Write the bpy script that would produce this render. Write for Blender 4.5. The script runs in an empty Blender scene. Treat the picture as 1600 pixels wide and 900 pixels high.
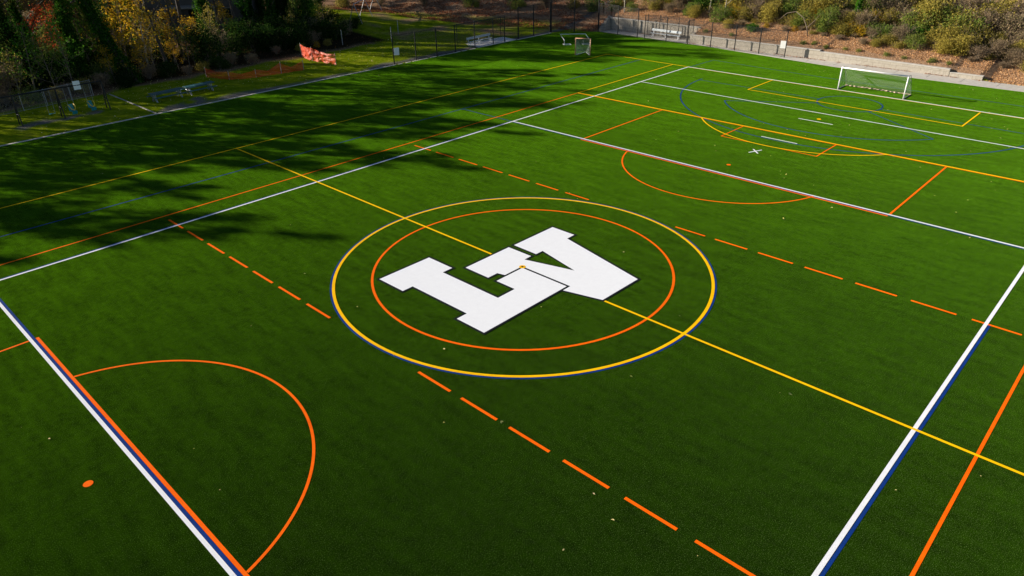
import bpy, math, random
from mathutils import Vector, Matrix, noise
PI = math.pi
R = math.radians
scene = bpy.context.scene
COL = scene.collection
rnd = random.Random(11)

# ------------------------------------------------------------------ tags
def tag(o, label=None, cat=None, group=None, kind=None):
    if label: o['label'] = label
    if cat: o['category'] = cat
    if group: o['group'] = group
    if kind: o['kind'] = kind
    return o

def empty(name, loc=(0, 0, 0), rz=0.0, label=None, cat=None, group=None):
    o = bpy.data.objects.new(name, None)
    o.empty_display_size = 0.2
    COL.objects.link(o)
    o.location = loc
    o.rotation_euler = (0, 0, rz)
    return tag(o, label, cat, group)

# ------------------------------------------------------------------ mesh builder
class MB:
    def __init__(s):
        s.v = []; s.f = []; s.uv = {}
    def add(s, vs, fs):
        n = len(s.v)
        s.v.extend(vs)
        s.f.extend(tuple(i + n for i in f) for f in fs)
    def box(s, c, size, rz=0.0, m=None):
        x, y, z = size[0] / 2, size[1] / 2, size[2] / 2
        vs = [Vector((a * x, b * y, d * z)) for a in (-1, 1) for b in (-1, 1) for d in (-1, 1)]
        M = Matrix.Rotation(rz, 3, 'Z') if m is None else m
        vs = [tuple(M @ q + Vector(c)) for q in vs]
        s.add(vs, [(0, 1, 3, 2), (4, 6, 7, 5), (0, 4, 5, 1), (2, 3, 7, 6), (0, 2, 6, 4), (1, 5, 7, 3)])
    def tube(s, pts, rad, n=8, cap=True):
        pts = [Vector(p) for p in pts]
        if not isinstance(rad, (list, tuple)): rad = [rad] * len(pts)
        rings = []; up = Vector((0.13, 0.21, 0.97))
        prev = None
        for i, p in enumerate(pts):
            d = (pts[min(i + 1, len(pts) - 1)] - pts[max(i - 1, 0)])
            if d.length < 1e-6: d = Vector((0, 0, 1))
            d.normalize()
            if prev is None:
                a = d.cross(up)
                if a.length < .05: a = d.cross(Vector((1, 0, 0)))
            else:
                a = prev - d * prev.dot(d)
                if a.length < .05: a = d.cross(up)
            a.normalize(); prev = a
            b = d.cross(a)
            rings.append([tuple(p + (a * math.cos(2 * PI * k / n) + b * math.sin(2 * PI * k / n)) * rad[i]) for k in range(n)])
        vs = [q for r_ in rings for q in r_]
        fs = []
        for i in range(len(pts) - 1):
            for k in range(n):
                fs.append((i * n + k, i * n + (k + 1) % n, (i + 1) * n + (k + 1) % n, (i + 1) * n + k))
        if cap:
            fs.append(tuple(range(n - 1, -1, -1)))
            fs.append(tuple((len(pts) - 1) * n + k for k in range(n)))
        s.add(vs, fs)
    def leaf(s, c, sz, rr, flat=0.0):
        # one bent leaf-like quad at a random attitude
        n = Vector((rr.gauss(0, 1), rr.gauss(0, 1), rr.gauss(0, 1) + flat))
        if n.length < .01: n = Vector((0, 0, 1))
        n.normalize()
        a = n.cross(Vector((rr.gauss(0, 1), rr.gauss(0, 1), rr.gauss(0, 1))))
        if a.length < .01: a = n.orthogonal()
        a.normalize(); b = n.cross(a)
        l = sz * rr.uniform(.6, 1.2); w = l * rr.uniform(.5, .8)
        c = Vector(c)
        i = len(s.v)
        s.v += [tuple(c - a * l * .5), tuple(c + b * w * .5 + n * l * .1), tuple(c + a * l * .5), tuple(c - b * w * .5 + n * l * .1)]
        s.f.append((i, i + 1, i + 2, i + 3))
    def build(s, name, m, parent=None, smooth=False, bevel=0):
        me = bpy.data.meshes.new(name)
        me.from_pydata([tuple(v) for v in s.v], [], s.f)
        if smooth:
            me.polygons.foreach_set('use_smooth', [True] * len(me.polygons))
        me.update()
        if m: me.materials.append(m)
        o = bpy.data.objects.new(name, me)
        COL.objects.link(o)
        if parent: o.parent = parent
        if bevel:
            md = o.modifiers.new('bevel', 'BEVEL'); md.width = bevel; md.segments = 2
        return o

def sheet_uv(o, uvs):
    l = o.data.uv_layers.new(name='UVMap')
    for i, lp in enumerate(o.data.loops):
        l.data[i].uv = uvs[lp.vertex_index]

def copy_tree(o, parent=None):
    c = o.copy(); COL.objects.link(c)
    if parent: c.parent = parent
    for ch in list(o.children): copy_tree(ch, c)
    return c

# ------------------------------------------------------------------ materials
def nt(name):
    m = bpy.data.materials.new(name); m.use_nodes = True
    t = m.node_tree; t.nodes.clear()
    return m, t, t.nodes, t.links

def N(ns, typ, **kw):
    n = ns.new(typ)
    for k, v in kw.items():
        if k.startswith('i_'): n.inputs[k[2:].replace('_', ' ')].default_value = v
        else: setattr(n, k, v)
    return n

def ramp(ns, stops):
    r_ = ns.new('ShaderNodeValToRGB'); e = r_.color_ramp.elements
    while len(e) > 1: e.remove(e[0])
    e[0].position = stops[0][0]; e[0].color = (*stops[0][1], 1)
    for p, c in stops[1:]:
        k = e.new(p); k.color = (*c, 1)
    return r_

def mat(name, col, rough=.7, metal=0.0, var=.18, scale=6.0, bump=0.0, bscale=40.0, spec=.3):
    m, t, ns, ln = nt(name)
    out = N(ns, 'ShaderNodeOutputMaterial'); b = N(ns, 'ShaderNodeBsdfPrincipled')
    ln.new(b.outputs[0], out.inputs[0])
    tc = N(ns, 'ShaderNodeTexCoord')
    nz = N(ns, 'ShaderNodeTexNoise'); nz.inputs['Scale'].default_value = scale; nz.inputs['Detail'].default_value = 6
    ln.new(tc.outputs['Object'], nz.inputs['Vector'])
    d = tuple(max(0, c * (1 - var)) for c in col); l = tuple(min(1, c * (1 + var)) for c in col)
    rp = ramp(ns, [(.3, d), (.7, l)])
    ln.new(nz.outputs['Fac'], rp.inputs[0]); ln.new(rp.outputs[0], b.inputs['Base Color'])
    b.inputs['Roughness'].default_value = rough; b.inputs['Metallic'].default_value = metal
    b.inputs['Specular IOR Level'].default_value = spec
    if bump:
        n2 = N(ns, 'ShaderNodeTexNoise'); n2.inputs['Scale'].default_value = bscale
        ln.new(tc.outputs['Object'], n2.inputs['Vector'])
        bp = N(ns, 'ShaderNodeBump'); bp.inputs['Strength'].default_value = bump; bp.inputs['Distance'].default_value = .02
        ln.new(n2.outputs['Fac'], bp.inputs['Height']); ln.new(bp.outputs[0], b.inputs['Normal'])
    return m

def leafmat(name, cols, trans=.25):
    m, t, ns, ln = nt(name)
    out = N(ns, 'ShaderNodeOutputMaterial')
    g = N(ns, 'ShaderNodeNewGeometry')
    st = [((i + .0) / max(1, len(cols) - 1), c) for i, c in enumerate(cols)]
    rp = ramp(ns, st)
    oi = N(ns, 'ShaderNodeObjectInfo')
    ad = N(ns, 'ShaderNodeMath', operation='MULTIPLY_ADD'); ad.inputs[1].default_value = .72
    ml = N(ns, 'ShaderNodeMath', operation='MULTIPLY'); ml.inputs[1].default_value = .28
    ln.new(oi.outputs['Random'], ml.inputs[0]); ln.new(g.outputs['Random Per Island'], ad.inputs[0]); ln.new(ml.outputs[0], ad.inputs[2])
    ln.new(ad.outputs[0], rp.inputs[0])
    d = N(ns, 'ShaderNodeBsdfDiffuse'); tr = N(ns, 'ShaderNodeBsdfTranslucent')
    ln.new(rp.outputs[0], d.inputs[0]); ln.new(rp.outputs[0], tr.inputs[0])
    mx = N(ns, 'ShaderNodeMixShader'); mx.inputs[0].default_value = trans
    ln.new(d.outputs[0], mx.inputs[1]); ln.new(tr.outputs[0], mx.inputs[2]); ln.new(mx.outputs[0], out.inputs[0])
    return m

def netmat(name, col, cell, wire, diamond=True, rough=.6, metal=0.0):
    # a woven net: real holes between the strands, pattern measured in metres on the sheet
    m, t, ns, ln = nt(name)
    out = N(ns, 'ShaderNodeOutputMaterial'); b = N(ns, 'ShaderNodeBsdfPrincipled')
    b.inputs['Base Color'].default_value = (*col, 1); b.inputs['Roughness'].default_value = rough; b.inputs['Metallic'].default_value = metal
    tc = N(ns, 'ShaderNodeTexCoord'); sx = N(ns, 'ShaderNodeSeparateXYZ'); ln.new(tc.outputs['UV'], sx.inputs[0])
    def strand(src):
        dv = N(ns, 'ShaderNodeMath', operation='DIVIDE'); ln.new(src, dv.inputs[0]); dv.inputs[1].default_value = cell
        fr = N(ns, 'ShaderNodeMath', operation='FRACT'); ln.new(dv.outputs[0], fr.inputs[0])
        lt = N(ns, 'ShaderNodeMath', operation='LESS_THAN'); ln.new(fr.outputs[0], lt.inputs[0]); lt.inputs[1].default_value = wire / cell
        return lt.outputs[0]
    if diamond:
        a = N(ns, 'ShaderNodeMath', operation='ADD'); ln.new(sx.outputs[0], a.inputs[0]); ln.new(sx.outputs[1], a.inputs[1])
        c = N(ns, 'ShaderNodeMath', operation='SUBTRACT'); ln.new(sx.outputs[0], c.inputs[0]); ln.new(sx.outputs[1], c.inputs[1])
        s1, s2 = strand(a.outputs[0]), strand(c.outputs[0])
    else:
        s1, s2 = strand(sx.outputs[0]), strand(sx.outputs[1])
    mxm = N(ns, 'ShaderNodeMath', operation='MAXIMUM'); ln.new(s1, mxm.inputs[0]); ln.new(s2, mxm.inputs[1])
    tr = N(ns, 'ShaderNodeBsdfTransparent'); mx = N(ns, 'ShaderNodeMixShader')
    ln.new(mxm.outputs[0], mx.inputs[0]); ln.new(tr.outputs[0], mx.inputs[1]); ln.new(b.outputs[0], mx.inputs[2]); ln.new(mx.outputs[0], out.inputs[0])
    return m

def turf_like(name, lo, hi, tips, amount=.35, rough=.9, streak=.35, sheen=.0, tipf=.60, bumps=.6, spec=.05):
    """pile carpet: fine fibre noise, broad mottling, a scatter of pale fibre tips / infill grains"""
    m, t, ns, ln = nt(name)
    out = N(ns, 'ShaderNodeOutputMaterial'); b = N(ns, 'ShaderNodeBsdfPrincipled'); ln.new(b.outputs[0], out.inputs[0])
    tc = N(ns, 'ShaderNodeTexCoord')
    f = N(ns, 'ShaderNodeTexNoise'); f.inputs['Scale'].default_value = 22; f.inputs['Detail'].default_value = 8; f.inputs['Roughness'].default_value = .75
    ln.new(tc.outputs['Object'], f.inputs['Vector'])
    mp = N(ns, 'ShaderNodeMapping'); mp.inputs['Scale'].default_value = (2.2, .5, 1); mp.inputs['Rotation'].default_value = (0, 0, R(30)); ln.new(tc.outputs['Object'], mp.inputs['Vector'])
    g = N(ns, 'ShaderNodeTexNoise'); g.inputs['Scale'].default_value = 1.0; g.inputs['Detail'].default_value = 5; g.inputs['Roughness'].default_value = .6
    ln.new(mp.outputs[0], g.inputs['Vector'])
    c = N(ns, 'ShaderNodeTexNoise'); c.inputs['Scale'].default_value = 3.5; c.inputs['Detail'].default_value = 6; c.inputs['Roughness'].default_value = .7
    ln.new(tc.outputs['Object'], c.inputs['Vector'])
    a1 = N(ns, 'ShaderNodeMath', operation='MULTIPLY_ADD'); a1.inputs[1].default_value = streak
    a2 = N(ns, 'ShaderNodeMath', operation='MULTIPLY_ADD'); a2.inputs[1].default_value = amount
    a3 = N(ns, 'ShaderNodeMath', operation='MULTIPLY'); a3.inputs[1].default_value = 1 - streak - amount
    ln.new(c.outputs['Fac'], a3.inputs[0])
    ln.new(g.outputs['Fac'], a1.inputs[0]); ln.new(a3.outputs[0], a1.inputs[2])
    ln.new(f.outputs['Fac'], a2.inputs[0]); ln.new(a1.outputs[0], a2.inputs[2])
    rp = ramp(ns, [(.36, lo), (.64, hi)]); ln.new(a2.outputs[0], rp.inputs[0])
    t2 = N(ns, 'ShaderNodeTexNoise'); t2.inputs['Scale'].default_value = 34; t2.inputs['Detail'].default_value = 3; t2.inputs['Roughness'].default_value = .9
    ln.new(tc.outputs['Object'], t2.inputs['Vector'])
    r2 = ramp(ns, [(tipf, (0, 0, 0)), (tipf + .1, (1, 1, 1))]); ln.new(t2.outputs['Fac'], r2.inputs[0])
    mx = N(ns, 'ShaderNodeMixRGB'); mx.inputs[2].default_value = (*tips, 1)
    ln.new(r2.outputs[0], mx.inputs[0]); ln.new(rp.outputs[0], mx.inputs[1]); ln.new(mx.outputs[0], b.inputs['Base Color'])
    b.inputs['Roughness'].default_value = rough; b.inputs['Specular IOR Level'].default_value = spec; b.inputs['Diffuse Roughness'].default_value = 1.0 if sheen else 0.2
    if sheen:
        b.inputs['Sheen Weight'].default_value = sheen; b.inputs['Sheen Roughness'].default_value = .46
        b.inputs['Sheen Tint'].default_value = (.305, .84, .010, 1)
        fr_ = ramp(ns, [(.40, (.26, .26, .26)), (.60, (1, 1, 1))]); ln.new(a2.outputs[0], fr_.inputs[0])
        sx_ = N(ns, 'ShaderNodeSeparateXYZ'); ln.new(tc.outputs['Object'], sx_.inputs[0])
        dv_ = N(ns, 'ShaderNodeMath', operation='DIVIDE'); dv_.inputs[1].default_value = 4.57; ln.new(sx_.outputs[0], dv_.inputs[0])
        fx_ = N(ns, 'ShaderNodeMath', operation='FRACT'); ln.new(dv_.outputs[0], fx_.inputs[0])
        lt_ = N(ns, 'ShaderNodeMath', operation='LESS_THAN'); lt_.inputs[1].default_value = .007; ln.new(fx_.outputs[0], lt_.inputs[0])
        fl_ = N(ns, 'ShaderNodeMath', operation='FLOOR'); ln.new(dv_.outputs[0], fl_.inputs[0])
        wn_ = N(ns, 'ShaderNodeTexWhiteNoise', noise_dimensions='1D'); ln.new(fl_.outputs[0], wn_.inputs['W'])
        m1_ = N(ns, 'ShaderNodeMath', operation='MULTIPLY_ADD'); m1_.inputs[1].default_value = .14; m1_.inputs[2].default_value = .93; ln.new(wn_.outputs['Value'], m1_.inputs[0])
        m2_ = N(ns, 'ShaderNodeMath', operation='MULTIPLY_ADD'); m2_.inputs[1].default_value = -.16; ln.new(lt_.outputs[0], m2_.inputs[0]); ln.new(m1_.outputs[0], m2_.inputs[2])
        m3_ = N(ns, 'ShaderNodeMath', operation='MULTIPLY'); ln.new(m2_.outputs[0], m3_.inputs[0]); ln.new(fr_.outputs[0], m3_.inputs[1])
        sw_ = N(ns, 'ShaderNodeMath', operation='MULTIPLY'); sw_.inputs[1].default_value = sheen * 1.55; ln.new(m3_.outputs[0], sw_.inputs[0])
        ln.new(sw_.outputs[0], b.inputs['Sheen Weight'])
    bp = N(ns, 'ShaderNodeBump'); bp.inputs['Strength'].default_value = bumps; bp.inputs['Distance'].default_value = .012
    ln.new(f.outputs['Fac'], bp.inputs['Height']); ln.new(bp.outputs[0], b.inputs['Normal'])
    return m

M = {}
M['turf'] = turf_like('turf_fibre', (.0013, .0052, .0001), (.0040, .0150, .0004), (.12, .19, .06), sheen=.178, spec=0, tipf=.565, bumps=.45, amount=.42, streak=.28)
M['white'] = turf_like('white_fibre', (.68, .70, .74), (.80, .82, .86), (.82, .82, .82), amount=.3)
M['logo_white'] = turf_like('white_letter_fibre', (.73, .75, .79), (.79, .815, .85), (.8, .8, .8), amount=.35, streak=.2, bumps=.25)
M['yellow'] = turf_like('yellow_fibre', (.74, .40, .001), (.97, .56, .002), (.97, .6, .01))
M['orange'] = turf_like('orange_fibre', (.74, .095, .001), (.97, .155, .002), (.97, .22, .005))
M['blue'] = turf_like('blue_fibre', (.002, .022, .13), (.006, .042, .24), (.03, .08, .25))
M['black'] = turf_like('black_fibre', (.004, .006, .008), (.012, .016, .018), (.03, .03, .03))
M['concrete'] = mat('concrete', (.46, .435, .39), .9, var=.12, scale=2.5, bump=.2)
M['concrete_pad'] = mat('pad_concrete', (.55, .54, .52), .9, var=.1, scale=2.0, bump=.2)  # paler, greyer concrete for the bench pad
M['black_metal'] = mat('black_coated_steel', (.012, .013, .015), .5, .3, spec=.4)
M['white_metal'] = mat('white_painted_aluminium', (.8, .8, .8), .35, 0, var=.05, spec=.5)
M['galv'] = mat('galvanised_steel', (.33, .34, .35), .45, .6, var=.15)
M['bench'] = mat('pale_bench_plank', (.48, .53, .57), .5, 0, var=.06)
M['teal'] = mat('teal_plastic', (.01, .22, .24), .45, var=.1)
M['yplastic'] = mat('yellow_plastic', (.75, .5, .03), .45, var=.1)
M['picnic'] = mat('blue_green_coated_planks', (.022, .10, .115), .5, var=.15, scale=3)
M['orange_pipe'] = mat('orange_painted_steel', (.62, .33, .19), .5, var=.12)
M['sign'] = mat('sign_panel_white', (.82, .82, .8), .5, var=.03)
M['siding'] = mat('grey_siding', (.11, .105, .10), .8, var=.12, scale=1.5)
M['roof'] = mat('dark_shingles', (.06, .058, .055), .9, var=.3, scale=8)
M['glass'] = mat('window_glass', (.02, .025, .03), .1, 0, var=.1, spec=.6)
M['trim'] = mat('pale_house_trim', (.24, .235, .22), .7, var=.08)
M['asphalt'] = mat('asphalt', (.055, .055, .058), .9, var=.25, scale=3, bump=.3)
M['wood'] = mat('grey_weathered_timber', (.34, .32, .28), .85, var=.2)
M['chain'] = netmat('chain_link_black', (.010, .011, .012), .055, .0055, True)
M['chain_galv'] = netmat('chain_link_galvanised', (.25, .26, .27), .055, .003, True, metal=.5)
M['tallnet'] = netmat('tall_black_netting', (.010, .010, .012), .045, .0042, False)
M['soccer_net'] = netmat('soccer_net_twine', (.75, .76, .74), .12, .0085, True)
M['lax_net'] = netmat('lacrosse_net_twine', (.42, .46, .42), .05, .013, True)
M['safety_net'] = netmat('orange_safety_mesh', (.66, .060, .005), .06, .021, False)
M['bark'] = mat('dark_bark', (.055, .045, .036), .95, var=.45, scale=9, bump=.8, bscale=18)
M['bark_pale'] = mat('pale_bark', (.30, .27, .21), .9, var=.35, scale=7, bump=.5, bscale=18)
M['twig'] = mat('twig', (.16, .125, .09), .95, var=.35, scale=5)
M['l_ivy'] = leafmat('ivy_leaves', [(.007, .026, .004), (.014, .055, .007), (.035, .12, .012), (.16, .30, .03)], .45)
M['l_bright'] = leafmat('fresh_ivy_leaves', [(.03, .11, .01), (.07, .20, .015), (.13, .28, .03)], .3)
M['l_dark'] = leafmat('dark_evergreen_leaves', [(.005, .016, .004), (.010, .030, .006), (.022, .055, .01), (.09, .14, .02)], .35)
M['l_brown'] = leafmat('dry_brown_leaves', [(.12, .085, .055), (.22, .16, .10), (.34, .25, .15), (.20, .19, .07)], .3)
M['l_olive'] = leafmat('olive_bramble_leaves', [(.10, .095, .022), (.21, .185, .04), (.34, .28, .055), (.48, .36, .07)], .35)
M['l_green'] = leafmat('green_bramble_leaves', [(.045, .085, .018), (.095, .15, .028), (.18, .23, .045), (.34, .33, .06)], .35)
M['l_yellow'] = leafmat('yellow_autumn_leaves', [(.16, .18, .02), (.36, .27, .02), (.60, .36, .02), (.46, .20, .015)], .45)
M['l_red'] = leafmat('red_autumn_leaves', [(.25, .05, .02), (.45, .08, .03), (.5, .18, .03)], .4)
M['l_crown'] = leafmat('mixed_autumn_crown_leaves', [(.04, .06, .012), (.10, .09, .02), (.18, .11, .03), (.10, .055, .02)], .25)
M['l_litter'] = leafmat('leaf_litter_tan', [(.24, .12, .05), (.50, .26, .11), (.66, .39, .19), (.80, .60, .38)], .1)
M['l_litter_red'] = leafmat('leaf_litter_red_brown', [(.13, .05, .025), (.24, .085, .04), (.34, .14, .07), (.4, .24, .13)], .1)
M['l_litter_dark'] = leafmat('leaf_litter_dark', [(.03, .018, .010), (.07, .04, .02), (.12, .06, .025), (.20, .12, .03)], .1)
M['l_fallen'] = leafmat('scattered_leaves', [(.40, .37, .10), (.56, .50, .20), (.6, .48, .28), (.32, .14, .06)], .1)

# ------------------------------------------------------------------ camera and light
cam = bpy.data.cameras.new('camera'); camo = bpy.data.objects.new('camera', cam); COL.objects.link(camo)
cam.sensor_width = 36; cam.lens = 1111.09 / 1600 * 36; cam.clip_end = 3000; cam.clip_start = .1
pitch, roll, yaw = .504714, -.0176905, -.804353
rotm = Matrix.Rotation(yaw, 3, 'Z') @ Matrix.Rotation(PI / 2 - pitch, 3, 'X') @ Matrix.Rotation(roll, 3, 'Z')
camo.matrix_world = Matrix.Translation((-22.9425, -21.3486, 16.1334)) @ rotm.to_4x4()
scene.camera = camo

SUN_EL = R(19.0); SUN_AZ = Vector((-.503, .864))
w = bpy.data.worlds.new('World'); scene.world = w; w.use_nodes = True
wn = w.node_tree.nodes; bg = wn['Background']
sk = wn.new('ShaderNodeTexSky'); sk.sky_type = 'NISHITA'; sk.sun_disc = False
sk.sun_elevation = SUN_EL; sk.sun_rotation = math.atan2(SUN_AZ.x, SUN_AZ.y); sk.air_density = .7; sk.dust_density = .1; sk.altitude = 300
w.node_tree.links.new(sk.outputs[0], bg.inputs[0]); bg.inputs[1].default_value = .05
sl = bpy.data.lights.new('sun', 'SUN'); sl.energy = 5.0; sl.angle = R(.5); sl.color = (1, .90, .76)
so = bpy.data.objects.new('sun', sl); COL.objects.link(so)
sd = Vector((SUN_AZ.x * math.cos(SUN_EL), SUN_AZ.y * math.cos(SUN_EL), math.sin(SUN_EL)))
so.rotation_euler = sd.to_track_quat('Z', 'Y').to_euler(); so.location = (-30, 60, 60)
scene.view_settings.view_transform = 'Standard'; scene.view_settings.look = 'None'
scene.view_settings.exposure = 1.15; scene.view_settings.gamma = 1
scene.render.engine = 'CYCLES'
scene.cycles.transparent_max_bounces = 24
scene.cycles.max_bounces = 5

# ------------------------------------------------------------------ terrain
WX = 57.45           # face of the retaining wall
RX = 59.45           # face of the wall behind the bench
def wallh(y):
    if y > 25.3: return 1.5
    if y > 9.3: return 1.0
    if y > -3.5: return .66 + .18 * (y + 3.5) / 12.8
    if y > -6.4: return .42
    return .0
def hill_d(x, y):
    # metres past the toe of the bank
    if y > 38.9:
        # toe runs from (58,39) up to (48,68) and on
        t = (y - 38.9) / 29.0
        return (x - (57.7 - 10.0 * t)) * .93
    return x - 57.8
def tz(x, y):
    n = noise.noise(Vector((x * .21, y * .21, 0))) * .35 + noise.noise(Vector((x * .06, y * .06, 3))) * .9
    z = 0.0
    if y > 57: z = max(z, (y - 57) * .05 + max(0, n) * min(1, (y - 57) / 12))
    d = hill_d(x, y)
    if y <= 38.9 and 25.3 < y: d = x - RX - .3; base = 1.5
    else: base = wallh(y) if y <= 38.9 else 0
    if d > 0:
        h = base + .27 * d + n * min(1, d / 5) * .5
        z = max(z, h) if d < 40 else z
        top = 4.0 + max(0, (y - 30)) * .02
        if x > 71 and y < 60: z = min(z, top)
        z = min(z, 9)
        if 72 < x < 80 and y < 22: z = 4.0
    return z
xs = sorted(set([-420, -250, -150, -100] + list(range(-80, 57, 1)) + [57.0, 57.55, 57.85, 58.5, 59.5, 59.75, 60.4] + list(range(61, 100, 1)) + [110, 130, 170, 250, 420, 900]))
ys = sorted(set([-600, -300, -150, -80, -60, -50] + list(range(-40, 25, 1)) + [25.1, 25.4, 26.2] + list(range(27, 39, 1)) + [38.7, 39.0] + [39.6] + list(range(41, 100, 1)) + [110, 130, 170, 250, 420, 900]))
gm = MB(); idx = {}
cols = []
dirts = [(-7.4, 48.2, 1.3), (-6.3, 47.6, .8), (-4.7, 48.1, 1.0), (-3.2, 48.3, 1.0), (-8.9, 47.6, .9), (5.0, 45.6, 1.2), (7.5, 44.4, 1.0), (2.5, 44.4, 1.3)]
for i, x in enumerate(xs):
    for j, y in enumerate(ys):
        idx[i, j] = len(gm.v)
        z = tz(x, y)
        inside = (-82 < x < 57.3 and -45 < y < 43.2)
        gm.v.append((x, y, z - (.06 if inside else 0.0)))
        d = hill_d(x, y); nn = noise.noise(Vector((x * .3, y * .3, 7)))
        lit = 0.0
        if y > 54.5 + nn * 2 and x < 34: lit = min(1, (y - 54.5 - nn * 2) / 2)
        if y <= 38.9 and d > 0: lit = 1
        if y > 38.9: lit = max(lit, min(1, max(0, (d + 3 + nn * 3) / 5)))
        if y > 80: lit = max(lit, min(1, (y - 80) / 6) * .9)
        if 36 < x < 60 and 44 < y < 78: lit = max(.30 + nn * .7, min(lit, .2 + max(0, d - 1) * .25))
        dt = 0.0
        if 43 < y < 46.0 and 0 < x < 47: dt = max(0, min(1, (45.2 - y) / 1.4 + nn * .9))
        if x >= 30 and 43 < y < 44.2: dt = 1
        for a, b_, r_ in dirts:
            dt = max(dt, 1 - ((x - a) ** 2 + (y - b_) ** 2) / (r_ * r_) if (x - a) ** 2 + (y - b_) ** 2 < r_ * r_ else 0)
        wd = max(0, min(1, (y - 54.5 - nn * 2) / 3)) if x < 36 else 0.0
        if (x - 16.5) ** 2 / 30 + (y - 71) ** 2 / 36 < 1: wd *= .15  # sunlit patch before the house, painted by thinning the dark floor mask
        cols.append((max(0, min(1, lit)), dt, wd, 1))
for i in range(len(xs) - 1):
    for j in range(len(ys) - 1):
        gm.f.append((idx[i, j], idx[i + 1, j], idx[i + 1, j + 1], idx[i, j + 1]))
m, t, ns, ln = nt('ground_cover')
out = N(ns, 'ShaderNodeOutputMaterial'); b = N(ns, 'ShaderNodeBsdfPrincipled'); ln.new(b.outputs[0], out.inputs[0])
tc = N(ns, 'ShaderNodeTexCoord'); at = N(ns, 'ShaderNodeAttribute', attribute_name='cover'); sp = N(ns, 'ShaderNodeSeparateColor'); ln.new(at.outputs['Color'], sp.inputs[0])
n1 = N(ns, 'ShaderNodeTexNoise'); n1.inputs['Scale'].default_value = 7; n1.inputs['Detail'].default_value = 8; n1.inputs['Roughness'].default_value = .75; ln.new(tc.outputs['Object'], n1.inputs['Vector'])
n2 = N(ns, 'ShaderNodeTexNoise'); n2.inputs['Scale'].default_value = .8; n2.inputs['Detail'].default_value = 7; n2.inputs['Roughness'].default_value = .7; ln.new(tc.outputs['Object'], n2.inputs['Vector'])
gr = ramp(ns, [(.3, (.08, .13, .003)), (.5, (.16, .215, .006)), (.68, (.27, .28, .02))]); ln.new(n2.outputs['Fac'], gr.inputs[0])
gv = N(ns, 'ShaderNodeMixRGB', blend_type='MULTIPLY'); gv.inputs[0].default_value = .7
gf = ramp(ns, [(.3, (.45, .45, .45)), (.7, (1.3, 1.3, 1.2))]); ln.new(n1.outputs['Fac'], gf.inputs[0]); ln.new(gr.outputs[0], gv.inputs[1]); ln.new(gf.outputs[0], gv.inputs[2])
lr = ramp(ns, [(.32, (.08, .05, .028)), (.5, (.26, .16, .095)), (.66, (.45, .30, .19))]); ln.new(n1.outputs['Fac'], lr.inputs[0])
dr = ramp(ns, [(.3, (.05, .048, .045)), (.7, (.20, .185, .165))]); ln.new(n1.outputs['Fac'], dr.inputs[0])
def mask(src, k=.9):
    # break the soft painted mask up with noise
    a = N(ns, 'ShaderNodeMath', operation='MULTIPLY_ADD'); a.inputs[1].default_value = 2.2; ln.new(src, a.inputs[0])
    s_ = N(ns, 'ShaderNodeMath', operation='MULTIPLY_ADD'); s_.inputs[1].default_value = 2.4; s_.inputs[2].default_value = -1.8; ln.new(n1.outputs['Fac'], s_.inputs[0])
    ln.new(s_.outputs[0], a.inputs[2]); a.use_clamp = True
    return a.outputs[0]
x1 = N(ns, 'ShaderNodeMixRGB'); ln.new(mask(sp.outputs[0]), x1.inputs[0]); ln.new(gv.outputs[0], x1.inputs[1]); ln.new(lr.outputs[0], x1.inputs[2])
wr = ramp(ns, [(.35, (.008, .008, .004)), (.55, (.022, .018, .009)), (.74, (.085, .045, .02))]); ln.new(n1.outputs['Fac'], wr.inputs[0])  # near-black wood floor: shade under the trees is put into this colour
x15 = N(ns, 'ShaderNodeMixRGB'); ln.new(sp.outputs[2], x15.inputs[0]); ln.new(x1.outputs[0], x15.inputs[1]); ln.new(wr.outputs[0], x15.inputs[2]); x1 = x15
x2 = N(ns, 'ShaderNodeMixRGB'); ln.new(mask(sp.outputs[1]), x2.inputs[0]); ln.new(x1.outputs[0], x2.inputs[1]); ln.new(dr.outputs[0], x2.inputs[2])
ln.new(x2.outputs[0], b.inputs['Base Color']); b.inputs['Roughness'].default_value = 1; b.inputs['Specular IOR Level'].default_value = 0; b.inputs['Diffuse Roughness'].default_value = .6
bp = N(ns, 'ShaderNodeBump'); bp.inputs['Strength'].default_value = .7; bp.inputs['Distance'].default_value = .06; ln.new(n1.outputs['Fac'], bp.inputs['Height']); ln.new(bp.outputs[0], b.inputs['Normal'])
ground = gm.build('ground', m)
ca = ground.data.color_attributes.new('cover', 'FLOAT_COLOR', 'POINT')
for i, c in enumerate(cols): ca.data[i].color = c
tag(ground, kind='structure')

def poly(name, pts, z, m, th=0.0, kind='structure', parent=None, label=None):
    me = bpy.data.meshes.new(name); n = len(pts)
    if th:
        vs = [(x, y, z) for x, y in pts] + [(x, y, z - th) for x, y in pts]
        fs = [tuple(range(n)), tuple(range(2 * n - 1, n - 1, -1))] + [(i, i + n, (i + 1) % n + n, (i + 1) % n) for i in range(n)]
    else:
        vs = [(x, y, z) for x, y in pts]; fs = [tuple(range(n))]
    me.from_pydata(vs, [], fs); me.update(); me.materials.append(m)
    o = bpy.data.objects.new(name, me); COL.objects.link(o)
    if parent: o.parent = parent
    else: tag(o, label, kind=kind)
    return o

EDGE = [(57.35, 38.75), (57.2, 32.5), (56.8, 22.9), (55.8, 14.3), (54.9, 6.7), (54.6, .3), (54.8, -5.2), (55.0, -10.3), (55.6, -20), (56.5, -44)]
turf_pts = [(-80, -44), ] + EDGE[::-1] + [(55.0, 41.2), (52.7, 43.2), (-80, 43.2)]
poly('turf_field', turf_pts, 0, M['turf'], .05)
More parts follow.
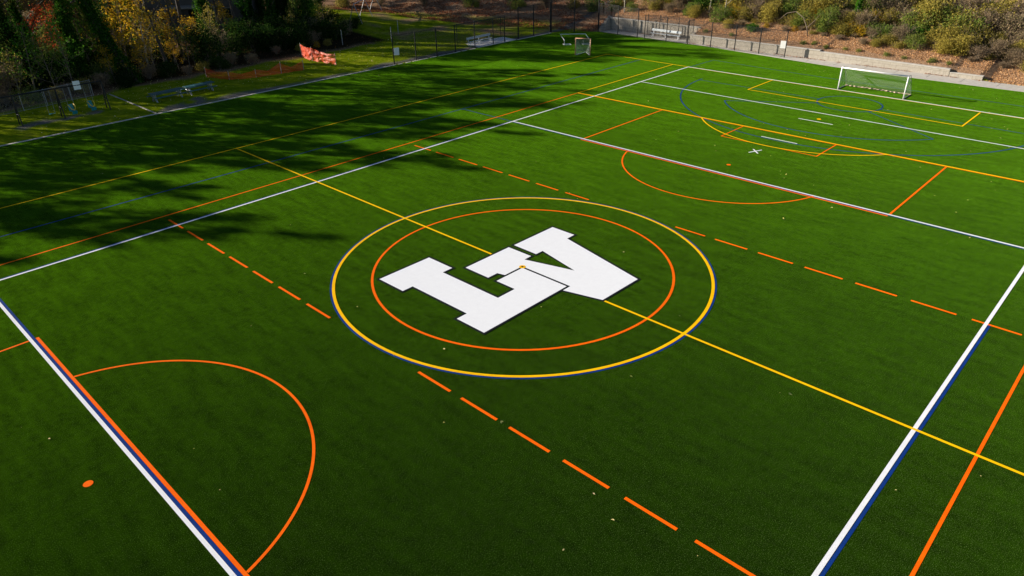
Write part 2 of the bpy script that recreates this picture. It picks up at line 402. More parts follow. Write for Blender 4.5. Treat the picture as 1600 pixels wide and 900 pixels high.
# sidewalk between turf and wall, with joints
side = [(x + .003, y) for x, y in EDGE] + [(60, -44), (57.6, -10.3), (57.44, -6.4), (57.44, 25.3), (59.44, 25.3), (59.44, 38.75)]
poly('sidewalk', side, .012, M['concrete'], .06)
jm = MB()
for k in range(17):
    y = -8 + k * 3.0
    if y < 38: jm.box(((54.9 + 57.4) / 2 + .6, y, .0135), (2.1 + (1.0 if y > 25 else 0), .03, .002))
jo = jm.build('sidewalk_joints', M['asphalt']); tag(jo, kind='structure')
# kerb line along the left edge of the turf
cb = MB(); cb.box(((-80 + 26.4) / 2, 43.33, 0), (106.4, .24, .06))
tag(cb.build('kerb', M['concrete'], bevel=.01), kind='structure')
cb = MB(); x = 26.7; rk = random.Random(3)
while x < 38.5:
    L = rk.uniform(.5, 1.8)
    cb.box((x + L / 2, 43.33 + rk.uniform(-.04, .04), -.01), (L * rk.uniform(.5, .95), .2, .05), rk.uniform(-.03, .03)); x += L
cb.box((49.3, 43.33, 0), (6.6, .22, .05))
tag(cb.build('kerb', M['concrete'], bevel=.01), kind='structure')
poly('bench_pad', [(39.3, 43.48), (45.9, 43.48), (46.3, 46.2), (39.9, 46.4)], .03, M['concrete_pad'], .08)
# edging from kerb to wood
e = MB(); e.box((.24, 48.8, .01), (.12, 10.7, .06)); tag(e.build('path_edging', M['wood']), kind='structure')
# road on top of the bank
poly('road', [(72.2, -80), (79.5, -80), (79.5, 21.5), (72.2, 21.5)], 4.03, M['asphalt'], .05)

# ------------------------------------------------------------------ field markings
zc = [.004]
def nz_():
    zc[0] += .0001
    return zc[0]
LW = .11
def mark(name, pts, m, closed=False, w=LW, label=None):
    """painted band along a polyline, mitred"""
    P_ = [Vector((a, b_)) for a, b_ in pts]; n = len(P_); L_ = []; R_ = []
    for i in range(n):
        if closed: p0, p1 = P_[(i - 1) % n], P_[(i + 1) % n]
        else: p0, p1 = P_[max(0, i - 1)], P_[min(n - 1, i + 1)]
        d0 = (P_[i] - p0); d1 = (p1 - P_[i])
        if d0.length < 1e-9: d0 = d1
        if d1.length < 1e-9: d1 = d0
        d0.normalize(); d1.normalize(); d = (d0 + d1).normalized(); nn = Vector((-d.y, d.x)); k = 1 / max(.4, d.dot(d0))
        L_.append(P_[i] + nn * w / 2 * k); R_.append(P_[i] - nn * w / 2 * k)
    z = nz_(); me = bpy.data.meshes.new(name)
    vs = [(p.x, p.y, z) for p in L_] + [(p.x, p.y, z) for p in R_]
    fs = [(i, i + n, (i + 1) % n + n, (i + 1) % n) for i in range(n if closed else n - 1)]
    me.from_pydata(vs, [], fs); me.update(); me.materials.append(m)
    o = bpy.data.objects.new(name, me); COL.objects.link(o); tag(o, label, kind='structure')
    return o
def arc(cx, cy, r_, a0, a1, n=72):
    return [(cx + r_ * math.cos(a0 + (a1 - a0) * i / n), cy + r_ * math.sin(a0 + (a1 - a0) * i / n)) for i in range(n + 1)]
def disc(name, cx, cy, r_, m): return poly(name, arc(cx, cy, r_, 0, 2 * PI, 28)[:-1], nz_(), m)
B_, Y_, O_, W_ = M['blue'], M['yellow'], M['orange'], M['white']
T1, W1, O1 = 28.87, 18.15, 20.05
# blue
bl = 'blue_line'
mark(bl, [(-60, 24.0), (45.4, 24.2)], B_, w=.10); mark(bl, [(18.5, 24.1), (18.5, 18.2)], B_, w=.09)
mark(bl, [(-18.64, 18.27), (18.4, 18.27)], B_); mark(bl, [(-18.64, -18.29), (9.1, -18.29)], B_, w=.10)
mark(bl, [(-18.645, 18.15), (-18.645, -18.15)], B_, w=.11); mark(bl, [(18.4, 18.1), (18.4, -30)], B_, w=.10)
mark(bl, arc(0, 0, 9.275, 0, 2 * PI, 128)[:-1], B_, True, .11)
mark(bl, [(45.3, 18.05), (50.2, 17.9), (49.6, 8), (49.4, -1.3), (49.5, -22)], B_, w=.08)
mark(bl, arc(41.2, -.2, 2.6, 0, 2 * PI, 64)[:-1], B_, True, .10)
mark(bl, [(41.0, 14.3), (41.2, 2.3)], B_, w=.08); mark(bl, [(41.0, -2.8), (40.6, -22)], B_, w=.08)
a8 = math.radians(124); a8b = math.radians(234)
mark(bl, arc(41.2, -.2, 10.4, a8, a8b, 60), B_, w=.10)
for a in (a8, a8b): mark(bl, [(41.2 + 2.6 * math.cos(a), -.2 + 2.6 * math.sin(a)), (41.2 + 10.4 * math.cos(a), -.2 + 10.4 * math.sin(a))], B_, w=.09)
mark(bl, [(p_[0], p_[1] * 1.01 - .1) for p_ in arc(41.6, 0, 14.2, PI / 2, 3 * PI / 2, 90)], B_, w=.10)
# orange
ol = 'orange_line'
mark(ol, [(-60, O1), (29.4, O1)], O_, w=.10); mark(ol, [(-18.53, -O1), (60 - 30, -O1)], O_, w=.105); mark(ol, [(-60, -O1), (-18.53, -O1)], O_, w=.14)
mark(ol, [(-18.52, 10.95), (-18.52, -11.05)], O_, w=.12); mark(ol, [(-30, 10.9), (-18.81, 10.9)], O_); mark(ol, [(-30, -10.95), (-18.81, -10.95)], O_)
mark(ol, [(18.27, 10.9), (18.27, -11.1)], O_, w=.12)
mark(ol, [(18.55, 10.86), (29.2, 10.86)], O_); mark(ol, [(18.55, -11.1), (29.2, -11.1)], O_)
mark(ol, [(29.2, 3.42), (25.8, 3.42), (25.8, -3.85), (29.2, -3.85)], O_, w=.09)
mark(ol, [(29.24, 20.0), (29.24, -29)], O_, w=.09)
for sx, cx in ((1, 20.3), (-1, -20.3)):
    ha = math.acos((20.3 - 18.45) / 6.98)
    base = PI if sx > 0 else 0
    mark(ol, arc(cx, -.03, 6.98, base - ha, base + ha, 72), O_, w=.10)
mark(ol, arc(0, 0, 7.346, 0, 2 * PI, 120)[:-1], O_, True, .12)
for X in (-9.22, 9.15):
    for s in (1, -1):
        for k in range(7):
            y0 = 3.0 + 2.44 * k * .99 if s > 0 else 3.02 + 2.44 * k * .997
            mark('orange_dash', [(X, s * y0), (X, s * (y0 + 1.83))], O_, w=.12)
disc('orange_spot', -20.2, .1, .15, O_); disc('orange_spot', 20.3, -.18, .14, O_)
# white
wl = 'white_line'
mark(wl, [(-60, W1), (45.4, W1)], W_, w=.13); mark(wl, [(-60, -W1), (46, -W1)], W_, w=.14)
mark(wl, [(-18.77, 18.085), (-18.77, -18.08)], W_, w=.13); mark(wl, [(18.53, 18.085), (18.53, -18.08)], W_, w=.13)
mark(wl, [(36.7, 18.085), (36.7, -18.08)], W_, w=.12)
mark(wl, [(45.48, 18.2), (45.36, -28)], W_, w=.14)
mark(wl, [(34.07, 1.12), (34.07, -1.65)], W_); mark(wl, [(27.65, 1.12), (27.65, -1.65)], W_)
mark('white_cross', [(23.55, .05), (24.65, -.4)], W_, w=.10); mark('white_cross', [(24.45, .15), (23.75, -.55)], W_, w=.10)
# yellow
yl = 'yellow_line'
mark(yl, [(-60, T1), (45.7, T1)], Y_, w=.11); mark(yl, [(-60, -T1), (45.6, -T1)], Y_)
mark(yl, [(45.62, 28.87), (45.5, 18.2)], Y_, w=.11); mark(yl, [(45.33, 18.1), (45.20, -28.8)], Y_, w=.07)
mark(yl, [(0, 28.8), (0, 2.0)], Y_, w=.12); mark(yl, [(0, -5.0), (0, -28.8)], Y_, w=.12)
mark(yl, arc(0, 0, 9.16, 0, 2 * PI, 128)[:-1], Y_, True, .14)
mark(yl, [(29.4, O1), (45.5, O1)], Y_, w=.10)
mark(yl, [(29.35, O1), (29.35, -O1 + .4)], Y_, w=.13)
mark(yl, [(45.4, 8.75), (40.35, 8.75), (39.95, -9.25), (45.1, -9.25)], Y_, w=.11)
ha = math.acos((34.9 - 29.35) / 9.15); mark(yl, arc(34.9, -.1, 9.15, PI - ha, PI + ha, 60), Y_, w=.11)
disc('yellow_spot', 34.9, -.2, .17, Y_)
# centre lettering: two interlocked block letters, white with a black border
L_pts = [(-5.61, 4.33), (-2.35, 4.32), (-2.35, 2.45), (-2.97, 2.45), (-2.97, -1.21), (-1.97, -1.21), (-1.97, -.02), (-.03, -.02), (-.03, -2.97), (-5.60, -2.97), (-5.60, -1.16), (-5.0, -1.16), (-5.0, 2.44), (-5.60, 2.44)]
A_pts = [(-2.0, 2.1), (1.23, 2.11), (1.23, .42), (.74, .41), (1.4, -2.04), (1.94, .38), (1.45, .38), (1.48, 2.08), (4.70, 2.07), (4.70, .41), (4.07, .39), (2.76, -5.04), (-.04, -5.0), (-.58, -2.97), (-.03, -2.97), (-.03, -.02), (-1.25, -.02), (-1.36, .40), (-2.0, .40)]
def inset(pts, d):
    n = len(pts); area = sum(pts[i][0] * pts[(i + 1) % n][1] - pts[(i + 1) % n][0] * pts[i][1] for i in range(n)); s = 1 if area > 0 else -1
    o_ = []
    for i in range(n):
        p0, p, p1 = Vector(pts[i - 1]), Vector(pts[i]), Vector(pts[(i + 1) % n])
        a = (p - p0).normalized(); c = (p1 - p).normalized()
        na = Vector((-a.y, a.x)) * s; nc = Vector((-c.y, c.x)) * s
        bis = na + nc
        if bis.length < .05: bis = na
        bis.normalize(); k = min(2.2, 1 / max(.2, bis.dot(na)))
        q = p + bis * d * k; o_.append((q.x, q.y))
    return o_
logo = empty('painted_letters', (0, 0, 0)); tag(logo, 'two interlocked white block letters with thin black border painted at midfield', 'lettering', kind='structure')
zt = .0125
poly('letter_border', inset(A_pts, -.06), zt, M['black'], parent=logo)
poly('letter_fill', inset(A_pts, .06), zt + .0008, M['logo_white'], parent=logo)
poly('letter_border', inset(L_pts, -.06), zt + .0016, M['black'], parent=logo)
poly('letter_fill', inset(L_pts, .06), zt + .0024, M['logo_white'], parent=logo)
zc[0] = .0165
d1 = disc('yellow_spot', 0, 0, .17, Y_); d2 = disc('black_spot', 0, 0, .07, M['black'])

# fallen leaves on the turf
fl = MB(); rl = random.Random(5)
for k in range(2600):
    x = rl.uniform(-30, 57); y = rl.uniform(-22, 43)
    pr = .045 + .95 * max(0, (x - 14) / 42) ** 1.6 + (.10 if y > 30 else 0)
    if rl.random() > pr: continue
    fl.leaf((x, y, .03), rl.uniform(.05, .11), rl, flat=5)
for x, y in ((14.1, -6.9), (17.4, -8.3), (-4.0, -9.3), (-10.2, -13.0), (-9.2, -7.5), (30.9, 13.4), (21.3, -3.4), (21.0, -3.9), (20.2, -4.1), (-1.0, -14.2)):
    for q in range(2): fl.leaf((x + rl.uniform(-.04, .04), y + rl.uniform(-.04, .04), .035), .13, rl, flat=3)
tag(fl.build('fallen_leaves', M['l_fallen']), 'small pale leaves scattered over the green turf', 'leaves', kind='stuff')
# leaf litter on the banks
def litter(name, m, n, fx, label, size=(.06, .13)):
    mb = MB(); k = 0
    while k < n:
        p_ = fx(rl)
        if p_ is None: continue
        mb.leaf((p_[0], p_[1], tz(*p_) + rl.uniform(.01, .07)), rl.uniform(*size), rl, flat=1.4); k += 1
    return tag(mb.build(name, m), label, 'leaves', kind='stuff')
def f1(r_):
    y = r_.uniform(-30, 39); x0 = (WX + .5 if y < 25.3 else RX + .5) if y > -6.4 else 57.2
    x = x0 + abs(r_.gauss(0, 3.6)) + .2
    if y > -6.4 and x < x0 + .8 + noise.noise(Vector((0, y * .5, 1))) * .6 and r_.random() < .8: return None
    return (x, y) if x < 71.5 else None
litter('leaf_litter', M['l_litter'], 70000, f1, 'tan dry leaves covering the bank behind the retaining wall')
def f2(r_):
    y = r_.uniform(39.5, 82); x = 57.7 - 10 * (y - 38.9) / 29 - .5 + abs(r_.gauss(0, 9))
    if noise.noise(Vector((x * .25, y * .25, 4))) > .12 and r_.random() < .8: return None
    return (x, y) if x < 80 else None
litter('leaf_litter', M['l_litter_red'], 34000, f2, 'red brown leaves covering the hillside behind the corner of the fence', (.10, .22))
def f3(r_):
    y = r_.uniform(56, 86); x = r_.uniform(-16, 40); return (x, y)
litter('leaf_litter', M['l_litter_dark'], 9000, f3, 'brown leaves on the floor of the wood', (.10, .2))

def f4(r_):
    y = r_.uniform(-8, 38); xw = WX if y < 25.3 else RX
    if noise.noise(Vector((y * .7, 2, 1))) < -.05: return None
    return (xw - .06 - abs(r_.gauss(0, .16)), y)
litter('leaf_drift', M['l_litter_red'], 1500, f4, 'red brown leaves drifted against the foot of the wall', (.06, .12))
def f5(r_):
    x = r_.uniform(-9, 46); y = r_.uniform(43.6, 57)
    if r_.random() > .25 + .75 * (y - 43) / 14: return None
    return (x, y)
litter('fallen_leaves', M['l_fallen'], 1800, f5, 'small dry leaves scattered over the lawn', (.07, .13))

# ------------------------------------------------------------------ retaining wall
def wallmat():
    m, t, ns, ln = nt('split_face_block')
    out = N(ns, 'ShaderNodeOutputMaterial'); b = N(ns, 'ShaderNodeBsdfPrincipled'); ln.new(b.outputs[0], out.inputs[0])
    tc = N(ns, 'ShaderNodeTexCoord'); sx = N(ns, 'ShaderNodeSeparateXYZ'); ln.new(tc.outputs['Object'], sx.inputs[0])
    ad = N(ns, 'ShaderNodeMath', operation='ADD'); ln.new(sx.outputs[0], ad.inputs[0]); ln.new(sx.outputs[1], ad.inputs[1])
    cb = N(ns, 'ShaderNodeCombineXYZ'); ln.new(ad.outputs[0], cb.inputs[0]); ln.new(sx.outputs[2], cb.inputs[1])
    br = N(ns, 'ShaderNodeTexBrick'); br.inputs['Scale'].default_value = 1; br.inputs['Brick Width'].default_value = 1.15; br.inputs['Row Height'].default_value = .43
    br.inputs['Mortar Size'].default_value = .018; br.inputs['Mortar Smooth'].default_value = .4
    br.inputs['Color1'].default_value = (.33, .30, .25, 1); br.inputs['Color2'].default_value = (.36, .33, .28, 1); br.inputs['Mortar'].default_value = (.21, .185, .155, 1)
    ln.new(cb.outputs[0], br.inputs['Vector'])
    nz = N(ns, 'ShaderNodeTexNoise'); nz.inputs['Scale'].default_value = 5; nz.inputs['Detail'].default_value = 8; ln.new(tc.outputs['Object'], nz.inputs['Vector'])
    rp = ramp(ns, [(.3, (.85, .84, .82)), (.7, (1.08, 1.08, 1.08))]); ln.new(nz.outputs['Fac'], rp.inputs[0])
    mx = N(ns, 'ShaderNodeMixRGB', blend_type='MULTIPLY'); mx.inputs[0].default_value = 1; ln.new(br.outputs['Color'], mx.inputs[1]); ln.new(rp.outputs[0], mx.inputs[2])
    ln.new(mx.outputs[0], b.inputs['Base Color']); b.inputs['Roughness'].default_value = .95
    bp = N(ns, 'ShaderNodeBump'); bp.inputs['Strength'].default_value = .8; bp.inputs['Distance'].default_value = .04; ln.new(nz.outputs['Fac'], bp.inputs['Height']); ln.new(bp.outputs[0], b.inputs['Normal'])
    return m
M['block'] = wallmat()
rw = empty('retaining_wall', (WX, 10, 0), 0, 'low tan block retaining wall stepping down along the foot of the leafy bank', 'wall')
def wall_part(name, boxes, m, bevel=.02):
    mb = MB()
    for x0, x1, y0, y1, z0, z1 in boxes: mb.box(((x0 + x1) / 2 - WX, (y0 + y1) / 2 - 10, (z0 + z1) / 2), (x1 - x0, y1 - y0, z1 - z0))
    return mb.build(name, m, rw, bevel=bevel)
wall_part('wall_section', [(WX, WX + .45, 9.3, 25.3, -.2, .91)], M['block'])
def tapered(name, x0, x1, y0, y1, b0, b1, t0, t1, m):
    mb = MB(); v = [(x - WX, y - 10, z) for y, b_, t_ in ((y0, b0, t0), (y1, b1, t1)) for x in (x0, x1) for z in (b_, t_)]
    mb.add(v, [(0, 2, 3, 1), (4, 5, 7, 6), (0, 1, 5, 4), (2, 6, 7, 3), (1, 3, 7, 5), (0, 4, 6, 2)]); return mb.build(name, m, rw, bevel=.01)
tapered('wall_section', WX - .03, WX + .45, -3.5, 9.297, -.2, -.2, .62, .79, M['block'])
wall_part('wall_section', [(WX, WX + .45, -6.4, -3.503, -.2, .36)], M['block'])
wall_part('return_wall', [(WX + .453, RX - .003, 24.95, 25.3, -.2, 1.12)], M['block'])
wall_part('recessed_wall', [(RX, RX + .45, 25.1, 38.7, -.2, 1.5)], M['block'])
wall_part('stepped_end', [(57.3 + .42 * k, 57.3 + .42 * k + .417, 38.75, 39.2, -.2, .32 + .29 * k) for k in range(5)] + [(57.3 + 2.1, RX + .45, 38.705, 39.2, -.2, 1.72)], M['block'])
wall_part('coping', [(WX - .05, WX + .47, 9.31, 25.29, .913, .98)], M['concrete'], .01)
tapered('coping', WX - .08, WX + .47, -3.48, 9.28, .623, .793, .69, .86, M['concrete'])
wall_part('coping', [(WX - .05, WX + .47, -6.42, -3.54, .363, .42)], M['concrete'], .01)
wall_part('coping', [(RX - .05, RX + .47, 25.35, 38.68, 1.503, 1.57)], M['concrete'], .01)

# ------------------------------------------------------------------ fences
def fence(name, label, runs, mesh_m, post_m, cat='fence', rail=True, posts_extra=()):
    """runs: list of (points, height, post radius); points are post positions along the run"""
    x0, y0 = runs[0][0][0]
    root = empty(name, (x0, y0, 0), 0, label, cat)
    done = set()
    for pts, h, pr, hs in runs:
        for i, (x, y) in enumerate(pts):
            if (x, y) in done: continue
            done.add((x, y)); mb = MB(); z0 = tz(x, y); hh = hs[i] if hs else h
            mb.tube([(x - x0, y - y0, z0 - .1), (x - x0, y - y0, z0 + hh)], pr, 8)
            mb.tube([(x - x0, y - y0, z0 + hh), (x - x0, y - y0, z0 + hh + .05)], [pr * 1.25, pr * .5], 8)
            mb.build('post', post_m, root, smooth=False)
        mm = MB(); uv = []; s = 0; top_l = []; bot_l = []
        for i in range(len(pts) - 1):
            a, b_ = pts[i], pts[i + 1]; za, zb = tz(*a), tz(*b_)
            ha = hs[i] if hs else h; hb = hs[i + 1] if hs else h; hm = min(ha, hb)
            A = (a[0] - x0, a[1] - y0); Bq = (b_[0] - x0, b_[1] - y0); L_ = math.dist(a, b_)
            top_l += [(*A, za + hm - .03), (*Bq, zb + hm - .03)]; bot_l += [(*A, za + .06), (*Bq, zb + .06)]
            mm.add([(*A, za + .04), (*Bq, zb + .04), (*Bq, zb + hm - .03), (*A, za + hm - .03)], [(0, 1, 2, 3)])
            uv += [(s, .04), (s + L_, .04), (s + L_, hm), (s, hm)]; s += L_
        for nm_, pl_, rr_ in (('top_rail', top_l, .024), ('bottom_rail', bot_l, .014)):
            q_ = [p for i_, p in enumerate(pl_) if i_ == 0 or math.dist(p, pl_[i_ - 1]) > .02]
            rm = MB(); rm.tube(q_, rr_, 6); rm.build(nm_, post_m, root)
        o = mm.build('mesh_panel', mesh_m, root); sheet_uv(o, uv)
    return root
lf = [(26.46, 43.6), (29.6, 43.6), (32.7, 43.6), (35.6, 43.6), (38.8, 43.6), (41.95, 43.6), (44.0, 43.6)]
lf2 = [(44.02, 43.62), (46.5, 43.6), (49.4, 43.58), (52.66, 43.5)]
fence('chain_link_fence', 'black chain link fence with white sign on its end post beside the picnic lawn', [(lf, 3.0, .06, None)], M['chain'], M['black_metal'])
fence('chain_link_fence', 'taller black chain link fence stepping up to the far corner of the turf', [([(46.5, 43.6), (49.4, 43.58), (52.6, 43.5)], 3.7, .075, [3.8, 3.8, 3.8])], M['chain'], M['black_metal'])
fence('tall_net_fence', 'tall black posts with fine netting across the far corner of the turf', [([(52.75, 43.45), (55.0, 41.33), (57.1, 38.95)], 6.0, .085, None)], M['tallnet'], M['black_metal'])
fence('chain_link_fence', 'black chain link fence in front of the white bench and retaining wall',
      [([(57.0, 38.78), (56.55, 35.34), (56.5, 32.26)], 3.5, .055, [3.6, 3.6, 3.5]), ([(56.5, 31.2), (56.5, 28.0), (56.5, 25.0), (56.5, 21.9), (56.5, 18.8), (56.45, 15.78), (56.25, 12.64)], 2.8, .055, None)], M['chain'], M['black_metal'])
fence('chain_link_fence', 'black chain link fence enclosing the bench on the corner lawn', [([(38.9, 46.9), (41.9, 46.9), (46.5, 46.75), (46.9, 44.0)], 2.4, .04, None)], M['chain'], M['black_metal'])
fence('chain_link_fence', 'short black chain link fence behind the white bench at the block wall', [([(58.9, 32.4), (59.2, 30.8), (59.2, 28.0), (59.2, 25.9), (57.3, 25.6)], 2.5, .04, None)], M['chain'], M['black_metal'])
gf = fence('galvanised_fence', 'low grey chain link fence at the edge of the wood behind the swings',
      [([(-14, 53.2), (-11.6, 53.3), (-9.3, 53.4), (-7.2, 53.6), (-5.2, 53.9), (-3.0, 54.4), (-1.0, 54.7)], 1.5, .03, None)], M['chain_galv'], M['galv'])
# signs
def sign(loc, wdt, h, z, rz, label, n=1):
    r_ = empty('sign', loc, rz, label, 'sign')
    for k in range(n):
        mb = MB(); mb.box((0, 0, z + k * (h + .07)), (wdt, .02, h)); mb.build('panel', M['sign'], r_, bevel=.008)
    mb = MB()
    mb.box((0, .03, z + (n - 1) * (h + .07) / 2), (.05, .03, (n - 1) * (h + .07) + h * .6))
    mb.build('bracket', M['galv'], r_)
    return r_
sign((26.85, 43.53, 0), .62, .78, 1.33, R(-14), 'blank white sign on the end post of the left fence')
sign((56.17, 12.95, 0), .58, .78, 1.35, R(-78), 'blank white sign on the last post of the right fence')

# ------------------------------------------------------------------ benches
def bench(loc, rz, L_, label, cat='bench'):
    r_ = empty('bench', loc, rz, label, cat)
    mb = MB(); mb.box((0, -.02, .45), (L_, .25, .045)); mb.box((0, -.02, .425), (L_, .06, .02)); mb.build('seat', M['bench'], r_, bevel=.006)
    mb = MB(); mb.box((0, .20, .83), (L_, .035, .27), m=Matrix.Rotation(R(-8), 3, 'X')); mb.build('backrest', M['bench'], r_, bevel=.006)
    for s in (-1, 0, 1):
        x = s * (L_ / 2 - .28); mb = MB()
        mb.box((x, -.12, .20), (.055, .055, .40)); mb.box((x, .12, .20), (.055, .055, .40)); mb.box((x, .0, .395), (.055, .42, .05)); mb.box((x, 0, .02), (.05, .55, .04))
        mb.box((x, .185, .62), (.05, .045, .5), m=Matrix.Rotation(R(-8), 3, 'X')); mb.build('leg_frame', M['white_metal'], r_)
    return r_
bench((41.0, 45.0, .03), R(3), 4.3, 'pale bench with backrest on the concrete pad behind the left fence')
bench((58.35, 29.3, .02), R(-90), 4.3, 'white bench with backrest in front of the shaded block wall')

# ------------------------------------------------------------------ soccer goal
g = empty('soccer_goal', (45.7, -.28, 0), 0, 'white soccer goal with net standing on the far end line', 'goal')
gy0, gy1, gh = -2.84, 2.84, 1.95
for y in (gy0, gy1):
    mb = MB(); mb.tube([(0, y, 0), (0, y, gh)], .055, 12); mb.build('goalpost', M['white_metal'], g, smooth=True)
mb = MB(); mb.tube([(0, gy0 - .05, gh), (0, gy1 + .05, gh)], .055, 12); mb.build('crossbar', M['white_metal'], g, smooth=True)
mb = MB()
for y in (gy0, gy1):
    mb.tube([(0, y, gh), (.55, y, gh), (.75, y, gh - .12), (1.95, y, .10), (1.95, y, .03)], .022, 6)
    mb.tube([(1.95, y, .03), (0, y, .03)], .03, 6)
mb.tube([(1.95, gy0, .03), (1.95, gy1, .03)], .03, 6)
mb.build('back_frame', M['galv'], g)
mb = MB(); uv = []; NY = 14
prof = [(0.0, gh), (.6, gh - .03), (.95, 1.45), (1.25, .95), (1.55, .5), (1.92, .06)]
rg = random.Random(2)
for i in range(NY + 1):
    y = gy0 + (gy1 - gy0) * i / NY; s = 0
    for k, (x, z) in enumerate(prof):
        sag = math.sin(PI * i / NY) * (.16 if 0 < k < 5 else 0)
        mb.v.append((x + sag * .4, y, z - sag)); uv.append((y, s))
        if k < 5: s += math.dist(prof[k], prof[k + 1])
for i in range(NY):
    for k in range(5): mb.f.append((i * 6 + k, (i + 1) * 6 + k, (i + 1) * 6 + k + 1, i * 6 + k + 1))
for y in (gy0, gy1):
    n = len(mb.v)
    for x, z in prof: mb.v.append((x, y, z)); uv.append((x, z))
    mb.v.append((0, y, .03)); uv.append((0, .03)); mb.f.append(tuple(range(n, n + 7)))
o = mb.build('net', M['soccer_net'], g); sheet_uv(o, uv)
mb = MB(); rr = random.Random(8)   # net gathered on the ground along the back bar
for k in range(16):
    y = gy0 + (gy1 - gy0) * (k + .5) / 16
    mb.tube([(1.85 + rr.uniform(-.06, .06), y - .22, .05), (1.8 + rr.uniform(-.1, .06), y, rr.uniform(.05, .13)), (1.85 + rr.uniform(-.06, .06), y + .22, .05)], [.03, rr.uniform(.03, .07), .03], 6)
mb.build('net_hem', mat('bundled_net', (.42, .32, .24), .95, var=.3, scale=12), g)

# lacrosse goal
lg = empty('lacrosse_goal', (43.3, 30.6, 0), R(-62), 'small orange lacrosse goal with pale net near the far corner', 'goal')
hw, hh_ = .85, 1.85
for s in (-1, 1):
    mb = MB(); mb.tube([(s * hw, 0, 0), (s * hw, 0, hh_)], .05, 10); mb.build('goalpost', M['orange_pipe'], lg, smooth=True)
mb = MB(); mb.tube([(-hw - .04, 0, hh_), (hw + .04, 0, hh_)], .05, 10); mb.build('crossbar', M['orange_pipe'], lg, smooth=True)
mb = MB(); mb.tube([(-hw, 0, .03), (0, 1.9, .03), (hw, 0, .03)], .035, 8); mb.build('base_frame', M['white_metal'], lg)
mb = MB(); mb.add([(-hw, 0, hh_), (hw, 0, hh_), (hw, 0, .03), (0, 1.9, .03), (-hw, 0, .03)], [(0, 1, 3), (1, 2, 3), (0, 3, 4)])
o = mb.build('net', M['lax_net'], lg); sheet_uv(o, [(0, 2.6), (1.7, 2.6), (1.7, 0), (.85, 0), (0, 0)])
# white tubular frame behind it
tf = empty('tube_frame', (48.2, 35.4, 0), R(-46), 'white tubular practice frame lying behind the small orange goal', 'frame')
mb = MB(); mb.tube([(-1.55, -.35, .55), (-1.95, 1.35, 1.0), (1.15, 1.35, 1.0), (1.55, -.35, .55)], .035, 8); mb.build('top_bar', M['white_metal'], tf)
for s in (-1.55, .75):
    mb = MB(); mb.tube([(s, -.35, .55), (s, -.35, .04), (s + .85, -.35, .04), (s + .72, .25, .04), (s - .15, .25, .04), (s, -.35, .04)], .03, 8); mb.build('foot', M['white_metal'], tf)

# ------------------------------------------------------------------ picnic tables
def picnic(loc, rz, L_, label):
    r_ = empty('picnic_table', loc, rz, label, 'picnic table', 'picnic tables standing end to end on the lawn')
    mb = MB()
    for k in (-1, 0, 1): mb.box((0, k * .25, .76), (L_, .235, .045))
    mb.build('tabletop', M['picnic'], r_, bevel=.006)
    for s in (-1, 1):
        mb = MB(); mb.box((0, s * .68, .45), (L_, .26, .045)); mb.build('bench_seat', M['picnic'], r_, bevel=.006)
    for s in (-1, 1):
        x = s * (L_ / 2 - .35); mb = MB()
        mb.tube([(x, -.33, .73), (x, -.33, .5), (x, -.5, .03), (x, -.25, .03), (x, 0, .7)], .03, 8)
        mb.tube([(x, .33, .73), (x, .33, .5), (x, .5, .03), (x, .25, .03), (x, 0, .7)], .03, 8)
        mb.tube([(x, -.78, .42), (x, .78, .42)], .03, 8)
        mb.build('leg_frame', M['galv'], r_)
    return r_
picnic((3.1, 47.72, 0), R(4), 3.1, 'nearer long blue green picnic table with looped tube legs, left of the pair')
picnic((6.35, 47.98, 0), R(4), 2.9, 'farther long blue green picnic table, right of the pair')

# ------------------------------------------------------------------ swing set
sw = empty('swing_set', (-5.5, 48.4, 0), 0, 'black steel swing frame with three pairs of legs on the playground grass', 'swing set')
bx0, bx1, bh = -9.4, -1.9, 2.45
mb = MB()
mb.tube([(-15.0 + 5.5, .05, bh), (bx1 + 5.5, .05, bh)], .06, 8); mb.build('top_beam', M['black_metal'], sw)
for x in (-12.4, -8.83, -5.6, -1.9):
    for s in (-1, 1):
        mb = MB(); mb.tube([(x + 5.5, .05, bh), (x + 5.5, .05 + s * .47, -.05)], .05, 8); mb.build('leg', M['black_metal'], sw)
    mb = MB(); mb.tube([(x + 5.5, -.25, .9), (x + 5.5, .35, .9)], .03, 6); mb.build('brace', M['black_metal'], sw)
def swing(x, label, bucket=True):
    r_ = empty('swing', (x, 48.45, 0), R(8), label, 'swing', 'swings hanging from the black frame')
    for s in (-1, 1):
        mb = MB(); mb.tube([(s * .27, 0, bh - .05), (s * .25, 0, .95 if bucket else .55)], .014, 5); mb.build('chain', M['galv'], r_)
    if bucket:
        mb = MB()
        mb.box((0, 0, .42), (.42, .42, .07)); mb.box((0, .2, .68), (.42, .07, .55), m=Matrix.Rotation(R(-12), 3, 'X')); mb.box((0, -.3, .30), (.40, .1, .26), m=Matrix.Rotation(R(20), 3, 'X'))
        mb.build('seat', M['teal'], r_, bevel=.03)
        mb = MB(); mb.tube([(-.25, .1, .95), (-.23, -.12, .86), (-.16, -.26, .62), (0, -.3, .50), (.16, -.26, .62), (.23, -.12, .86), (.25, .1, .95)], .035, 8); mb.build('harness', M['yplastic'], r_, smooth=True)
    else:
        mb = MB(); mb.box((0, 0, .5), (.5, .16, .03)); mb.build('seat', M['teal'], r_, bevel=.01)
    return r_
swing(-4.75, 'teal bucket swing with yellow harness beside the middle legs')
swing(-3.2, 'teal bucket swing with yellow harness beside the right legs')
swing(-6.35, 'flat teal belt swing seat just left of the middle legs', False)
sign((-3.9, 48.34, 0), .55, .33, 2.25, R(-5), 'pair of small white sign panels on the swing beam', 2)

